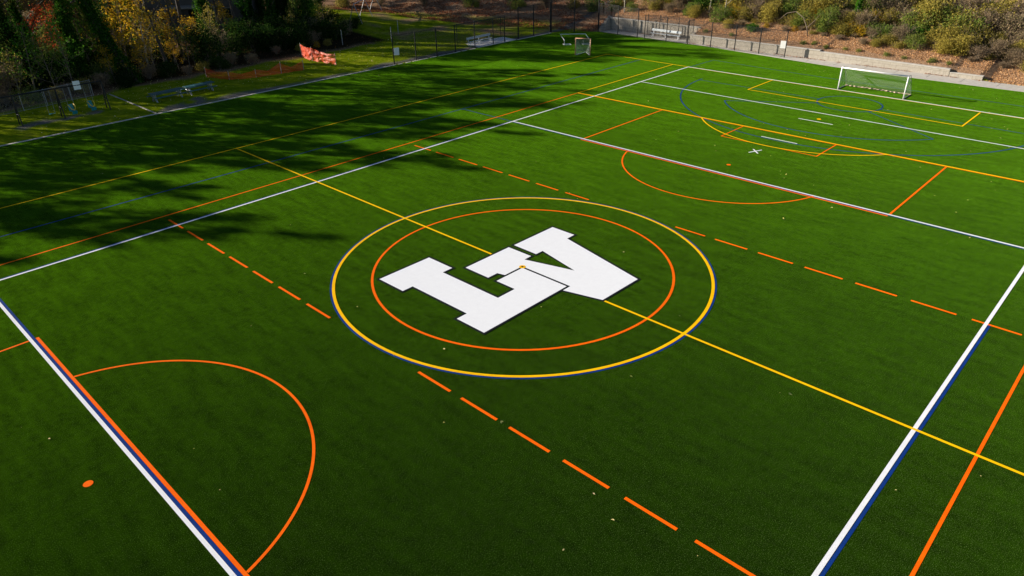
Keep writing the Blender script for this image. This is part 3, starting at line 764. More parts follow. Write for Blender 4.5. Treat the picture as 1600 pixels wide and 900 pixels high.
# white swing frame far up the slope
def up_frame():
    x, y = 38.6, 67.6
    r_ = empty('white_swing_frame', (x, y, tz(x, y)), R(38), 'white A frame of pipes standing on the slope beyond the lawn', 'play frame')
    L_ = 11.0; h = 2.6
    mb = MB(); mb.tube([(0, 0, h), (L_, 0, h)], .06, 8); mb.build('top_beam', M['galv'], r_)
    for xx in (0, L_ * .5, L_):
        for s in (-1, 1):
            wz = tz(x + xx * .79, y + xx * .61) - tz(x, y)
            mb = MB(); mb.tube([(xx, 0, h), (xx, s * 1.0, wz - .1)], .045, 8); mb.build('leg', M['galv'], r_)
up_frame()
# thin light posts in the shade left of the fence
for i, (x, y, lb) in enumerate([(29.6, 57.9, 'single pale post at the lawn edge below the dark bushes'), (35.2, 55.2, 'thin pale post on the slope, left of two'), (39.0, 58.6, 'thin pale post on the slope, right of two')]):
    mb = MB(); z = tz(x, y); mb.tube([(0, 0, -.1), (0, 0, 1.7)], .045, 8); mb.tube([(0, 0, 1.7), (0, 0, 1.76)], [.055, .02], 8)
    o = mb.build('post', M['galv']); o.location = (x, y, z); tag(o, lb, 'post', 'pale posts on the lawn')

# ------------------------------------------------------------------ orange safety netting
def safety(label, pts, hts, posts):
    x0, y0 = pts[0]; r_ = empty('safety_netting', (x0, y0, 0), 0, label, 'netting')
    mb = MB(); uv = []; s = 0; rr = random.Random(len(pts)); K = 6
    fine = []
    for i in range(len(pts) - 1):
        for q in range(5):
            t_ = q / 5; fine.append((pts[i][0] * (1 - t_) + pts[i + 1][0] * t_, pts[i][1] * (1 - t_) + pts[i + 1][1] * t_, hts[i] * (1 - t_) + hts[i + 1] * t_))
    fine.append((*pts[-1], hts[-1]))
    for i, (x, y, h) in enumerate(fine):
        if i: s += math.dist(fine[i - 1][:2], (x, y))
        for k in range(K + 1):
            wv = noise.noise(Vector((s * 1.3, k * .7, len(pts)))) * (.38 if len(pts) < 8 else .2)
            mb.v.append((x - x0 + wv * .5, y - y0 + wv, .01 + max(0.01, h) * k / K * (1 + .1 * wv))); uv.append((s, 1.2 * k / K))
    for i in range(len(fine) - 1):
        for k in range(K): mb.f.append((i * (K + 1) + k, (i + 1) * (K + 1) + k, (i + 1) * (K + 1) + k + 1, i * (K + 1) + k + 1))
    o = mb.build('mesh_panel', M['safety_net'], r_); sheet_uv(o, uv)
    for i in posts:
        mb = MB(); mb.tube([(pts[i][0] - x0, pts[i][1] - y0, -.1), (pts[i][0] - x0, pts[i][1] - y0, hts[i] + .1)], .03, 6); mb.build('post', M['wood'], r_)
    return r_
safety('bright orange safety netting sagging between stakes at the lawn edge', [(22.4, 55.8), (21.9, 54.0), (21.74, 52.5), (22.0, 51.0), (22.1, 49.9), (22.25, 48.6)], [1.4, 1.3, 1.45, 1.1, 1.0, 1.15], [0, 2, 5])
safety('low collapsed orange safety netting trailing across the lawn to the left', [(18.4, 49.0), (17.0, 49.1), (15.9, 49.3), (14.5, 49.5), (13.2, 49.7), (11.8, 50.2), (10.85, 50.9), (10.4, 52.2), (9.9, 54.0)], [.95, .5, 1.1, .5, .75, .5, .8, .7, .9], [0, 2, 4, 6, 8])

# ------------------------------------------------------------------ house behind the trees
hs = empty('house', (22.5, 82.5, tz(22.5, 82.5)), R(-42), 'grey sided house half hidden behind the trees at upper left', 'house')
mb = MB(); mb.box((0, 0, 3.2), (17, 9, 6.8)); mb.build('wall', M['siding'], hs)
sm = MB()
for k in range(26): sm.box((0, -4.52, .3 + k * .25), (17, .03, .03))
sm.build('siding_boards', M['siding'], hs)
mb = MB(); mb.add([(-9, -5.1, 6.5), (9, -5.1, 6.5), (9, 5.1, 6.5), (-9, 5.1, 6.5), (-9, 0, 9.4), (9, 0, 9.4)], [(0, 1, 5, 4), (2, 3, 4, 5), (0, 4, 3), (1, 2, 5), (0, 3, 2, 1)]); mb.build('roof', M['roof'], hs)
for x, z in ((-6, 4.7), (-3.4, 4.7), (0, 4.7), (3.4, 4.7), (6.2, 4.7), (-6, 1.7), (-2.5, 1.7), (5.8, 1.7)):
    mb = MB(); mb.box((x, -4.53, z), (1.25, .08, 1.5)); f_ = mb.build('window', M['trim'], hs)
    mb = MB(); mb.box((x, -4.585, z + .33), (1.05, .03, .62)); mb.box((x, -4.585, z - .33), (1.05, .03, .62)); mb.build('pane', M['glass'], f_)
mb = MB(); mb.box((1.8, -4.54, 1.15), (1.9, .07, 2.1)); d_ = mb.build('door', M['glass'], hs)
mb = MB(); mb.box((1.8, -5.7, 2.75), (6.5, 2.4, .18))
for x in (-1.3, 4.9): mb.box((x, -6.8, 1.3), (.14, .14, 2.7))
mb.build('deck', M['trim'], hs)

# parked car on the road
cr = empty('parked_car', (77.6, -6.6, 4.04), R(93), 'dark blue car parked on the road above the bank at the upper right', 'car')
cx = [(-2.25, .35), (-2.2, .75), (-1.4, .9), (-.8, 1.4), (.7, 1.42), (1.5, .95), (2.2, .82), (2.27, .35)]
mb = MB(); hw = .88
for s in (-1, 1):
    for x, z in cx: mb.v.append((x, s * (hw - (.15 if z > 1.2 else 0)), z))
n = len(cx); mb.f = [tuple(range(n)), tuple(range(2 * n - 1, n - 1, -1))] + [(i, (i + 1) % n, (i + 1) % n + n, i + n) for i in range(n)]
M['carp'] = mat('dark_blue_car_paint', (.012, .02, .035), .25, .2, var=.05, spec=.6)
mb.build('body', M['carp'], cr, bevel=.06)
for s in (-1, 1):
    mb = MB(); y = s * (hw - .035); mb.add([(-1.1, s * .885, 1.0), (-.72, s * .79, 1.33), (.62, s * .79, 1.34), (1.15, s * .885, 1.0)], [(0, 1, 2, 3)]); mb.build('side_window', M['glass'], cr)
    for x in (-1.4, 1.4):
        mb = MB(); mb.tube([(x, s * .70, .33), (x, s * .92, .33)], .33, 20); w_ = mb.build('wheel', mat('tyre_rubber', (.02, .02, .02), .8), cr)
        mb = MB(); mb.tube([(x, s * .921, .33), (x, s * .94, .33)], .2, 16); mb.build('rim', M['galv'], w_)
    mb = MB(); mb.box((2.24, s * .6, .68), (.06, .3, .14)); mb.build('headlight', M['sign'], cr)

# ------------------------------------------------------------------ vegetation
def grow(seed, H, r0, lean=(0, 0), fork=.35, spread=.5, limbs=10, crown0=.35, leaves=3500, lsz=.26, clump=1.0, twigs=4):
    rr = random.Random(seed); wood = MB(); lv = MB()
    pts = []; rad = []; n = 9
    for i in range(n):
        t_ = i / (n - 1)
        wob = .03 * H * t_
        pts.append(Vector((lean[0] * t_ ** .8 + rr.uniform(-1, 1) * wob * .25, lean[1] * t_ ** .8 + rr.uniform(-1, 1) * wob * .25, H * t_ * .93 - .15)))
        rad.append(r0 * (1 - .86 * t_) + (.3 * r0 if i == 0 else 0))
    wood.tube(pts, rad, 9)
    ends = []
    for k in range(limbs):
        t_ = crown0 + (1 - crown0) * (k + rr.random() * .8) / limbs * .95
        f_ = t_ * (n - 1); i = min(n - 2, int(f_)); p = pts[i].lerp(pts[i + 1], f_ - i)
        a = k * 2.4 + rr.uniform(-.5, .5); L_ = H * spread * (1.05 - t_ * .75) * rr.uniform(.7, 1.15)
        el = rr.uniform(.35, .95)
        d = Vector((math.cos(a) * math.cos(el), math.sin(a) * math.cos(el), math.sin(el)))
        br = []; rb = []; q = p.copy(); m_ = 6; rlim = r0 * (1 - .8 * t_) * .5
        for j in range(m_):
            br.append(q.copy()); rb.append(max(.012, rlim * (1 - .85 * j / (m_ - 1))))
            q = q + d * L_ / (m_ - 1); d = (d + Vector((rr.uniform(-.25, .25), rr.uniform(-.25, .25), rr.uniform(-.05, .28)))).normalized()
        wood.tube(br, rb, 6, cap=False)
        for j in range(2, m_):
            for s in range(twigs // 2 if j < m_ - 1 else twigs):
                dd = (d + Vector((rr.gauss(0, .8), rr.gauss(0, .8), rr.gauss(.1, .5)))).normalized(); l2 = L_ * rr.uniform(.2, .42)
                mid = br[j] + dd * l2 * .5 + Vector((0, 0, rr.uniform(-.1, .2))); e_ = br[j] + dd * l2
                wood.tube([br[j], mid, e_], [max(.01, rb[j] * .5), max(.008, rb[j] * .3), .006], 4, cap=False)
                ends.append((e_, l2)); ends.append((mid, l2))
    if leaves:
        per = max(1, leaves // max(1, len(ends)))
        for e_, l2 in ends:
            if rr.random() < .15: continue
            k_ = int(per * rr.uniform(.3, 1.9)); s = clump * rr.uniform(.5, 1.1)
            for q in range(k_):
                lv.leaf(e_ + Vector((rr.gauss(0, s * .5), rr.gauss(0, s * .5), rr.gauss(0, s * .36))), lsz, rr)
    return wood, lv, pts, rad

def ivy_on(pts, rad, top, thick, seed, n=4500, lsz=.2):
    rr = random.Random(seed); mb = MB()
    for q in range(n):
        h = rr.random() ** .9 * top; k = 0
        while k < len(pts) - 2 and pts[k + 1].z < h: k += 1
        t_ = (h - pts[k].z) / max(.1, pts[k + 1].z - pts[k].z); p = pts[k].lerp(pts[k + 1], t_); a = rr.uniform(0, 2 * PI)
        lump = .12 + 2.6 * abs(noise.noise(Vector((math.cos(a) * .9 + 5, math.sin(a) * .9, h * .42 + seed * 3))))
        r_ = rad[k] + thick * lump * (1 - .35 * h / top) * rr.uniform(.2, 1.1)
        mb.leaf(p + Vector((math.cos(a) * r_, math.sin(a) * r_, 0)), lsz, rr)
    return mb

TREE = {}
def proto_tree(key, name, woodm, leafm, ivy=None, **kw):
    wd, lv, pts, rad = grow(**kw)
    r_ = bpy.data.objects.new(name, None)
    t_ = wd.build('trunk', woodm, r_, smooth=True)
    if lv.f: lv.build('crown', leafm, r_)
    if ivy: ivy_on(pts, rad, ivy[0], ivy[1], kw['seed'], *ivy[3:]).build('ivy', ivy[2], r_)
    TREE[key] = r_
used = set()
def place(key, x, y, rz, sc, label, cat='tree', group=None, dz=-.1, tilt=(0, 0)):
    p = TREE[key]
    if key in used:
        o = copy_tree(p)
    else:
        used.add(key); o = p; COL.objects.link(o)
    o.location = (x, y, tz(x, y) + dz); o.rotation_euler = (tilt[0], tilt[1], rz)
    o.scale = (sc, sc, sc) if not isinstance(sc, tuple) else sc
    o['label'] = label; o['category'] = cat
    if group: o['group'] = group
    elif 'group' in o: del o['group']
    return o
LF = (-.69, .72)   # towards the left of the picture
proto_tree('lean', 'ivy_clad_tree', M['bark'], M['l_crown'], (9, .55, M['l_ivy'], 7000, .2), seed=1, H=17, r0=.42, lean=(LF[0] * 5, LF[1] * 5), leaves=4200, limbs=13, crown0=.5, spread=.33)
proto_tree('lean2', 'ivy_clad_tree', M['bark'], M['l_crown'], (10, .9, M['l_dark'], 9000, .22), seed=2, H=16, r0=.38, lean=(LF[0] * 3.5, LF[1] * 3.5), leaves=4200, limbs=13, crown0=.5, spread=.33)
proto_tree('stub', 'ivy_clad_tree', M['bark'], M['l_crown'], (9, .8, M['l_ivy'], 5500, .22), seed=51, H=15, r0=.25, lean=(LF[0] * 1.5, LF[1] * 1.5), leaves=700, limbs=11, crown0=.35, spread=.4)
proto_tree('stub2', 'ivy_clad_tree', M['bark'], M['l_crown'], (8, 1.0, M['l_green'], 4500, .2), seed=52, H=14, r0=.22, lean=(-LF[0] * .8, -LF[1] * .8), leaves=700, limbs=11, crown0=.3, spread=.4)
proto_tree('str', 'tall_tree', M['bark'], M['l_crown'], None, seed=3, H=19, r0=.30, lean=(.4, .3), leaves=7500, limbs=18, crown0=.40, spread=.25, lsz=.24, clump=.6, twigs=6)
proto_tree('thin', 'slender_tree', M['bark'], M['l_crown'], None, seed=4, H=14, r0=.16, lean=(-1.2, 1.0), leaves=3600, limbs=11, crown0=.35, spread=.42)
proto_tree('ivycol', 'ivy_column_tree', M['bark'], M['l_crown'], (9.5, .8, M['l_ivy'], 8000, .22), seed=5, H=18, r0=.33, leaves=4200, limbs=11, crown0=.45)
proto_tree('pale', 'pale_barked_tree', M['bark_pale'], M['l_crown'], None, seed=6, H=13, r0=.17, lean=(-.8, .4), leaves=700, limbs=12, crown0=.22, spread=.5)
proto_tree('yellow', 'yellow_sapling', M['twig'], M['l_yellow'], None, seed=7, H=6.5, r0=.09, lean=(-.4, .3), leaves=1000, limbs=10, crown0=.2, spread=.45, lsz=.2, clump=.7)
proto_tree('red', 'red_sapling', M['twig'], M['l_red'], None, seed=8, H=6, r0=.08, leaves=1100, limbs=9, crown0=.3, spread=.45, lsz=.2, clump=.6)
proto_tree('bare', 'bare_tree', M['bark_pale'], M['l_brown'], None, seed=9, H=10, r0=.12, lean=(.6, -.3), leaves=250, limbs=12, crown0=.2, spread=.4)
proto_tree('brightivy', 'ivy_column_tree', M['bark_pale'], M['l_crown'], (6.0, .42, M['l_bright'], 3200, .17), seed=10, H=11, r0=.16, leaves=900, limbs=10, crown0=.45)
proto_tree('conif', 'arborvitae', M['bark'], M['l_ivy'], (6.5, 1.3, M['l_ivy'], 9000, .16), seed=12, H=7, r0=.12, leaves=0, limbs=4, crown0=.5, spread=.1)
proto_tree('shade', 'tall_tree', M['bark'], M['l_crown'], None, seed=14, H=18, r0=.33, lean=(-1, .4), leaves=10000, limbs=20, crown0=.30, spread=.27, lsz=.24, clump=.6, twigs=6)

hero = [('lean', 3.9, 57.0, 0, 1, 'dark leaning ivy covered trunk standing over the lawn between swings and picnic table'),
 ('lean2', -3.4, 61.2, .15, 1, 'broad dark ivy covered trunk behind the middle of the swing frame'),
 ('ivycol', .2, 60.8, .1, .9, 'upright ivy covered trunk behind the right legs of the swing frame'),
 ('thin', 8.5, 59.3, 0, 1.15, 'slim dark trunk among yellow leaves behind the nearer picnic table'),
 ('str', 16.0, 71.8, 0, .95, 'straight dark trunk standing in front of the grey house'),
 ('ivycol', 18.8, 71.0, 2, .95, 'green ivy column in front of the middle of the grey house'),
 ('ivycol', 24.3, 70.5, 3.3, 1.1, 'thick dark ivy column at the right end of the grey house'),
 ('pale', -1.5, 68.5, 0, 1, 'pale forked trunk catching light deep in the wood at upper left'),
 ('str', -9.2, 60.5, 1, 1, 'dark blue grey trunk at the far left edge of the picture'),
 ('lean2', 27.5, 69.0, 4.2, .95, 'dark ivy covered tree behind the bright orange netting'),
 ('ivycol', 29.3, 71.5, 1.3, .9, 'ivy covered tree right of the bright orange netting in the wood'),
 ('thin', 11.2, 61.5, 1.2, 1.0, 'thin dark stem behind the farther picnic table'),
 ('bare', 6.5, 60.2, .4, .8, 'thin pale leaning stem beside the yellow leaves'),
 ('lean', -6.6, 64.5, .2, .95, 'ivy clad tree behind the left bay of the swing frame')]
for k, x, y, rz, sc, lb in hero: place(k, x, y, rz, sc, lb)
ORD = ['first', 'second', 'third', 'fourth', 'fifth', 'sixth', 'seventh', 'eighth', 'ninth', 'tenth', 'eleventh', 'twelfth', 'thirteenth', 'fourteenth', 'fifteenth', 'sixteenth', 'seventeenth', 'eighteenth', 'nineteenth', 'twentieth'] + ['twenty-' + q for q in ('first', 'second', 'third', 'fourth', 'fifth', 'sixth', 'seventh', 'eighth', 'ninth')] + ['thirtieth'] + ['thirty-' + q for q in ('first', 'second', 'third', 'fourth', 'fifth', 'sixth', 'seventh', 'eighth', 'ninth')] + ['fortieth'] + ['forty-' + q for q in ('first', 'second', 'third', 'fourth', 'fifth', 'sixth', 'seventh', 'eighth', 'ninth')] + ['fiftieth'] + ['fifty-' + q for q in ('first', 'second', 'third', 'fourth', 'fifth', 'sixth', 'seventh', 'eighth', 'ninth')]
rt = random.Random(21)
# trees of the wood, two rows from beyond the left edge of the picture
keys = ['str', 'lean', 'thin', 'ivycol', 'shade', 'lean2']
i = 0
for x4 in range(-66, -11, 4):
    for row in range(2):
        x = x4; xx = x + rt.uniform(-1.6, 1.6) + row * 2; yy = 57.5 + row * 6 + rt.uniform(-1.5, 1.5)
        place(keys[(i * 5 + row) % 6], xx, yy, rt.uniform(0, 6.28), rt.uniform(.78, 1.03) * (1.1 if -54 < x < -48 else 1), 'tall autumn tree of the wood beyond the left edge of the picture', group='trees beyond the left edge'); i += 1
back = []
for x in range(-12, 31, 11):
    back.append((x + rt.uniform(-1.5, 1.5), 67 + rt.uniform(-2, 3)))
for k, (x, y) in enumerate(back):
    if 12 < x < 26: y += 3; 
    place(['str', 'thin'][k % 2], x, y, rt.uniform(0, 6.28), rt.uniform(.85, 1.05), f'tall tree deep in the wood, {ORD[k]} from the left in its row', group='trees deep in the wood')
far = [(x + rt.uniform(-2, 2), 96 + rt.uniform(-3, 5)) for x in range(-20, 75, 9)]
for k, (x, y) in enumerate(far):
    place(['str', 'thin', 'thin'][k % 3], x, y, rt.uniform(0, 6.28), rt.uniform(.9, 1.15), f'far tree of the back row behind house and slope, {ORD[k]} from the left', group='far trees behind house and slope')
# second and third ranks of the visible wood: ivy clad stems closing the view
mid = [(-14.5, 59.5, 'stub'), (-11.5, 62.5, 'stub2'), (-7.8, 68.5, 'stub'), (-5.0, 71.0, 'stub2'), (-2.2, 64.8, 'stub'), (1.5, 66.0, 'stub2'), (3.4, 62.6, 'stub2'), (5.2, 70.5, 'stub'), (7.4, 67.0, 'stub2'), (10.2, 69.5, 'stub'), (21.6, 68.0, 'thin'), (25.8, 66.8, 'stub'), (28.6, 66.8, 'stub2'), (31.8, 68.2, 'stub')]
for k, (x, y, key) in enumerate(mid):
    place(key, x, y, k * 1.7 if key == 'stub2' else .3 * math.sin(k), rt.uniform(.75, 1.0), f'dark ivy wrapped stem in the middle rank of the wood, {ORD[k]} from the left', group='dark stems in the middle rank of the wood')
for k, (x, y, key, sc) in enumerate([(26.5, 80.5, 'shade', 1.1), (30.0, 84.0, 'ivycol', 1.1), (33.5, 80.5, 'shade', 1.05), (37.5, 85.0, 'shade', 1.1), (41.0, 82.5, 'str', 1.0), (29.5, 77.0, 'ivycol', 1.0), (45.5, 86.5, 'shade', .95)]):
    place(key, x, y, k * 2.3, sc, f'tall tree at the head of the upper slope, {ORD[k]} from the left', group='tall trees at the head of the upper slope')
# yellow and red saplings
for k, (x, y, s, lb) in enumerate([(4.6, 60.6, .95, 'yellow leaved sapling just right of the leaning ivy trunk'), (7.3, 60.4, 1.05, 'golden leaved sapling behind the nearer picnic table'), (9.9, 61.4, .95, 'golden leaved sapling behind the slim dark trunk'),
        (2.3, 57.9, .62, 'small yellow leaved sapling left of the leaning ivy trunk'), (-9.6, 55.6, .5, 'orange leaved sapling at the left edge behind the swings'), (12.4, 62.3, .75, 'low yellow leaved sapling behind the farther picnic table'),
        (8.3, 64.5, 1.1, 'tall yellow leaved sapling deep among the trunks'), (20.5, 70.0, .7, 'yellow topped sapling before the grey house'), (5.9, 64.0, 1.25, 'tall golden sapling behind the yellow leaves at the wood edge'), (5.6, 58.6, .6, 'low golden sapling right beside the leaning ivy trunk'), (9.4, 59.2, .5, 'low golden sapling at the foot of the slim dark trunk'), (11.6, 60.2, .6, 'low golden sapling right of the slim dark trunk')]):
    place('yellow', x, y, k * 1.9, s, lb, group='yellow saplings at the wood edge')
place('red', -1.0, 65.5, 0, 1.15, 'red leaved sapling high in the wood at upper left'); place('red', 1.6, 68.0, 2, 1.1, 'dull red sapling right of the pale forked trunk')
for k, (x, y) in enumerate([(31.0, 72.5), (33.3, 73.6), (35.6, 74.6), (38.2, 76.0)]):
    place('conif', x, y, k * 1.3, .9 + .1 * (k == 3), f'narrow green arborvitae at the top of the slope, {ORD[k]} from the left', group='arborvitae at the top of the slope')
# leafy young trees standing in front of the trunks, light through their leaves
proto_tree('gsap', 'young_tree', M['twig'], M['l_green'], None, seed=41, H=6.5, r0=.08, lean=(-.5, .2), leaves=950, limbs=11, crown0=.12, spread=.42, lsz=.2, clump=.75)
proto_tree('osap', 'young_tree', M['twig'], M['l_olive'], None, seed=42, H=5.5, r0=.07, lean=(.3, -.3), leaves=750, limbs=11, crown0=.1, spread=.45, lsz=.17, clump=.7)
proto_tree('isap', 'young_tree', M['twig'], M['l_bright'], None, seed=43, H=6.5, r0=.08, lean=(-.4, .5), leaves=900, limbs=11, crown0=.15, spread=.42, lsz=.19, clump=.7)
for k, (x, y, key, sc) in enumerate([(-12.6, 57.2, 'gsap', .9), (-10.8, 58.4, 'osap', 1.0), (-9.6, 57.0, 'isap', .8), (-8.2, 58.6, 'gsap', 1.1), (-6.2, 57.6, 'osap', .9), (-4.8, 58.8, 'isap', 1.05), (-3.0, 58.0, 'gsap', .85), (-1.4, 58.4, 'isap', 1.0), (-.6, 62.4, 'gsap', 1.1), (1.9, 62.0, 'isap', 1.2), (2.6, 64.5, 'gsap', 1.2),
        (6.2, 58.8, 'osap', .7), (8.8, 61.6, 'osap', 1.05), (10.8, 59.8, 'gsap', .75), (12.6, 60.6, 'osap', .85), (14.6, 60.4, 'gsap', .7), (17.0, 66.0, 'osap', .9), (-7.2, 62.8, 'isap', 1.3), (-3.4, 66.4, 'gsap', 1.5), (26.0, 63.0, 'osap', .7), (30.5, 62.6, 'osap', .8)]):
    place(key, x, y, k * 2.1, sc, f'young leafy understory tree along the wood edge, {ORD[k]} from the left', group='young trees along the wood edge')
# trees on the right bank
for k, (key, x, y, sc, lb) in enumerate([('brightivy', 65.2, 8.9, .95, 'slender trunk wrapped in bright green ivy on the bank'), ('bare', 65.5, 13.2, .8, 'pale bare stem on the bank left of the bright ivy trunk'), ('bare', 67.5, 11.0, .75, 'short pale bare stem right behind another on the bank'),
        ('pale', 65.0, 20.5, .8, 'pale trunk with mossy base on the bank left of the last fence post'), ('bare', 63.6, 24.3, .75, 'thin bare trunk on the bank above the wall return'), ('bare', 64.5, 27.0, .8, 'thin bare trunk above the white bench'),
        ('pale', 66.8, 30.5, .85, 'bare pale tree above the white bench'), ('bare', 61.6, 38.0, .7, 'leaning bare stem above the stepped wall end'), ('brightivy', 68.0, 17.0, .9, 'green ivy wrapped trunk behind the last fence post'),
        ('bare', 70.6, 1.5, .8, 'bare stem near the road above the soccer goal'), ('pale', 71.2, -2.6, .7, 'grey twiggy tree left of the parked car'), ('brightivy', 70.8, 5.2, .7, 'ivy wrapped stub right of the bright ivy trunk')]):
    place(key, x, y, k * 1.1, sc, lb)
for k, (x, y) in enumerate([(66, 46), (69, 54), (73, 42), (60, 62), (76, 60), (83, 30), (84, 18), (83, 6), (84, -6), (85, -18)]):
    place(['str', 'thin', 'pale', 'str'][k % 4], x, y, k * 2.2, .8, f'tall tree above the top edge on the right hill, {ORD[k]} of its line', group='tall trees above the right hill')
# dead arching branch by the last fence post
db = MB(); db.tube([(0, 0, 0), (.1, .3, .9), (.15, .9, 1.9), (.2, 1.9, 2.45), (.2, 2.9, 2.2), (.1, 3.6, 1.5)], [.06, .055, .05, .04, .03, .015], 7)
db.tube([(.1, .3, .9), (.3, -.3, 1.6), (.4, -.9, 2.5)], [.045, .035, .015], 6)
o = db.build('dead_branch', M['twig'], smooth=True); o.location = (60.6, 12.2, tz(60.6, 12.2)); tag(o, 'pale dead arching branch on the bank behind the last fence post', 'branch')

# shrubs
def proto_shrub(key, name, leafm, seed, n, rx, rz_, lsz, twig=40, lobes=7, hollow=.35):
    rr = random.Random(seed); r_ = bpy.data.objects.new(name, None); lv = MB(); tw = MB()
    lb = [(Vector((rr.uniform(-.6, .6) * rx, rr.uniform(-.6, .6) * rx, rr.uniform(.15, .75) * rz_)), rr.uniform(.35, .6)) for _ in range(lobes)]
    for q in range(n):
        c, s = rr.choice(lb); d = Vector((rr.gauss(0, 1), rr.gauss(0, 1), rr.gauss(0, 1))).normalized(); rad_ = s * (hollow + (1 - hollow) * rr.random() ** .5) * (1 + .8 * noise.noise(d * 2.3 + c))
        p = c + Vector((d.x * rx * rad_, d.y * rx * rad_, d.z * rz_ * rad_))
        if p.z < 0: p.z = abs(p.z) * .4
        lv.leaf(p, lsz, rr)
    for q in range(twig):
        a = rr.uniform(0, 6.28); L_ = rr.uniform(.6, 1.1); e_ = Vector((math.cos(a) * rx * .9 * rr.random(), math.sin(a) * rx * .9 * rr.random(), rz_ * L_))
        mid = Vector((e_.x * .35, e_.y * .35, e_.z * .6)); e2 = e_ + Vector((rr.uniform(-.25, .25), rr.uniform(-.25, .25), rr.uniform(-.05, .3))); tw.tube([(e_.x * .1, e_.y * .1, -.1), mid, e2], [.018, .012, .005], 4, cap=False)
        for g_ in range(7): lv.leaf(mid.lerp(e2, rr.uniform(.4, 1.05)) + Vector((rr.gauss(0, .05), rr.gauss(0, .05), rr.gauss(0, .05))), lsz, rr)
    lv.build('foliage', leafm, r_); tw.build('stems', M['twig'], r_)
    TREE[key] = r_
proto_shrub('s_olive', 'bramble_bush', M['l_olive'], 31, 2600, 1.5, 1.5, .13)
proto_shrub('s_green', 'leafy_bush', M['l_green'], 32, 2600, 1.5, 1.6, .14)
proto_shrub('s_brown', 'twiggy_bush', M['l_brown'], 33, 1500, 1.5, 1.6, .10, twig=160)
proto_shrub('s_dark', 'evergreen_bush', M['l_dark'], 34, 3400, 1.9, 2.2, .17)
proto_shrub('s_yel', 'yellow_bush', M['l_yellow'], 35, 700, .9, 1.1, .12, twig=60)
proto_shrub('s_ivy', 'ivy_mound', M['l_ivy'], 36, 2800, 1.8, .9, .15)
desc = {'s_olive': 'olive green bramble mound', 's_green': 'leafy green bush', 's_brown': 'brown twiggy bush', 's_dark': 'dark evergreen bush', 's_yel': 'yellow leaved bush', 's_ivy': 'low dark ivy mound'}
rows = [('front', 61.4, 1.35, .72), ('second', 63.1, 1.4, .95), ('third', 65.1, 1.6, 1.15), ('fourth', 67.3, 1.7, 1.3), ('fifth', 69.5, 1.8, 1.35), ('top', 71.2, 2.1, 1.1)]
rs = random.Random(77)
for rn, bx, step, sc in rows:
    y = 37.5; k = 0
    while y > -24:
        t_ = rs.random()
        key = 's_olive' if t_ < .42 else 's_brown' if t_ < .72 else 's_green' if t_ < .88 else 's_ivy' if t_ < .91 else 's_yel'
        xx = bx + rs.uniform(-.8, .8) + (1.2 if y > 25 else 0) + (.5 if rn == 'front' and y < 14 else 0); s = sc * rs.uniform(.75, 1.2)
        if rn == 'front' and y < 4: xx -= .5; s *= 1.25
        if not (rn == 'front' and y > 10 and rs.random() < .75) and not (rn == 'second' and y > 16 and rs.random() < .4):
            place(key, xx, y, rs.uniform(0, 6.28), (s * rs.uniform(.9, 1.2), s * rs.uniform(.9, 1.2), s * rs.uniform(.8, 1.25)), f'{desc[key]} in the {rn} row of the bank, {ORD[k]} plant from the left', 'bush', 'bushes on the bank above the wall'); k += 1
        y -= step * rs.uniform(.75, 1.25)
# tangled brambles filling the gaps of the scrub: nobody could count them
ug = MB(); ru = random.Random(99)
ug2 = MB()
for q in range(30000):
    y = ru.uniform(-24, 38); x = 62.2 + abs(ru.gauss(0, 4.2)) + (1.3 if y > 14 else 0) + noise.noise(Vector((0, y * .3, 9))) * 1.6
    if x > 72: continue
    n_ = noise.noise(Vector((x * .55, y * .55, 20)))
    if n_ < -.18: continue
    h = (.25 + 1.3 * max(0, n_ + .2)) * ru.random()
    (ug if noise.noise(Vector((x * .3, y * .3, 40))) > -.05 else ug2).leaf((x, y, tz(x, y) + h), .14, ru)
for q in range(900):
    y = ru.uniform(-24, 38); x = 62.0 + abs(ru.gauss(0, 4.2)); z = tz(x, y); a = ru.uniform(0, 6.28); L_ = ru.uniform(.5, 1.6)
    ug2.tube([(x, y, z - .05), (x + math.cos(a) * L_ * .3, y + math.sin(a) * L_ * .3, z + L_ * .6), (x + math.cos(a) * L_ * .8, y + math.sin(a) * L_ * .8, z + L_ * .7)], [.015, .011, .006], 3, cap=False)
tag(ug.build('brambles', M['l_olive']), 'olive and golden bramble tangle filling the gaps between the bushes', 'brambles', kind='stuff')
tag(ug2.build('dry_brush', M['l_brown']), 'dry brown brush and bare stems filling the gaps between the bushes', 'brush', kind='stuff')
# small dry clumps spreading out of the scrub over the leaf litter
y = 22.0; k = 0
while y > -22:
    key = ['s_brown', 's_olive', 's_brown', 's_olive', 's_brown', 's_yel'][int(rs.random() * 6)]; s = rs.uniform(.25, .5)
    place(key, (60.9 if y < 12 else 62.0) + rs.uniform(-.9, 1.2), y, rs.uniform(0, 6), (s * 1.3, s * 1.3, s), f'small {desc[key]} in the leaf litter below the scrub, {ORD[k]} from the left', 'bush', 'small clumps in the leaf litter on the bank'); k += 1
    y -= rs.uniform(.6, 1.7)
# low weeds right behind the wall
k = 0
for y in (24, 20.5, 11.8, 10.6, 9.2, 7.2, 5.8, 3.0, 1.2, -1.5, -3.0):
    place('s_green', 58.5 + rs.uniform(0, .5), y, k, .2 + rs.uniform(0, .1), f'small green weed clump on top of the wall, {ORD[k]} from the left', 'weed', 'weed clumps along the wall top'); k += 1
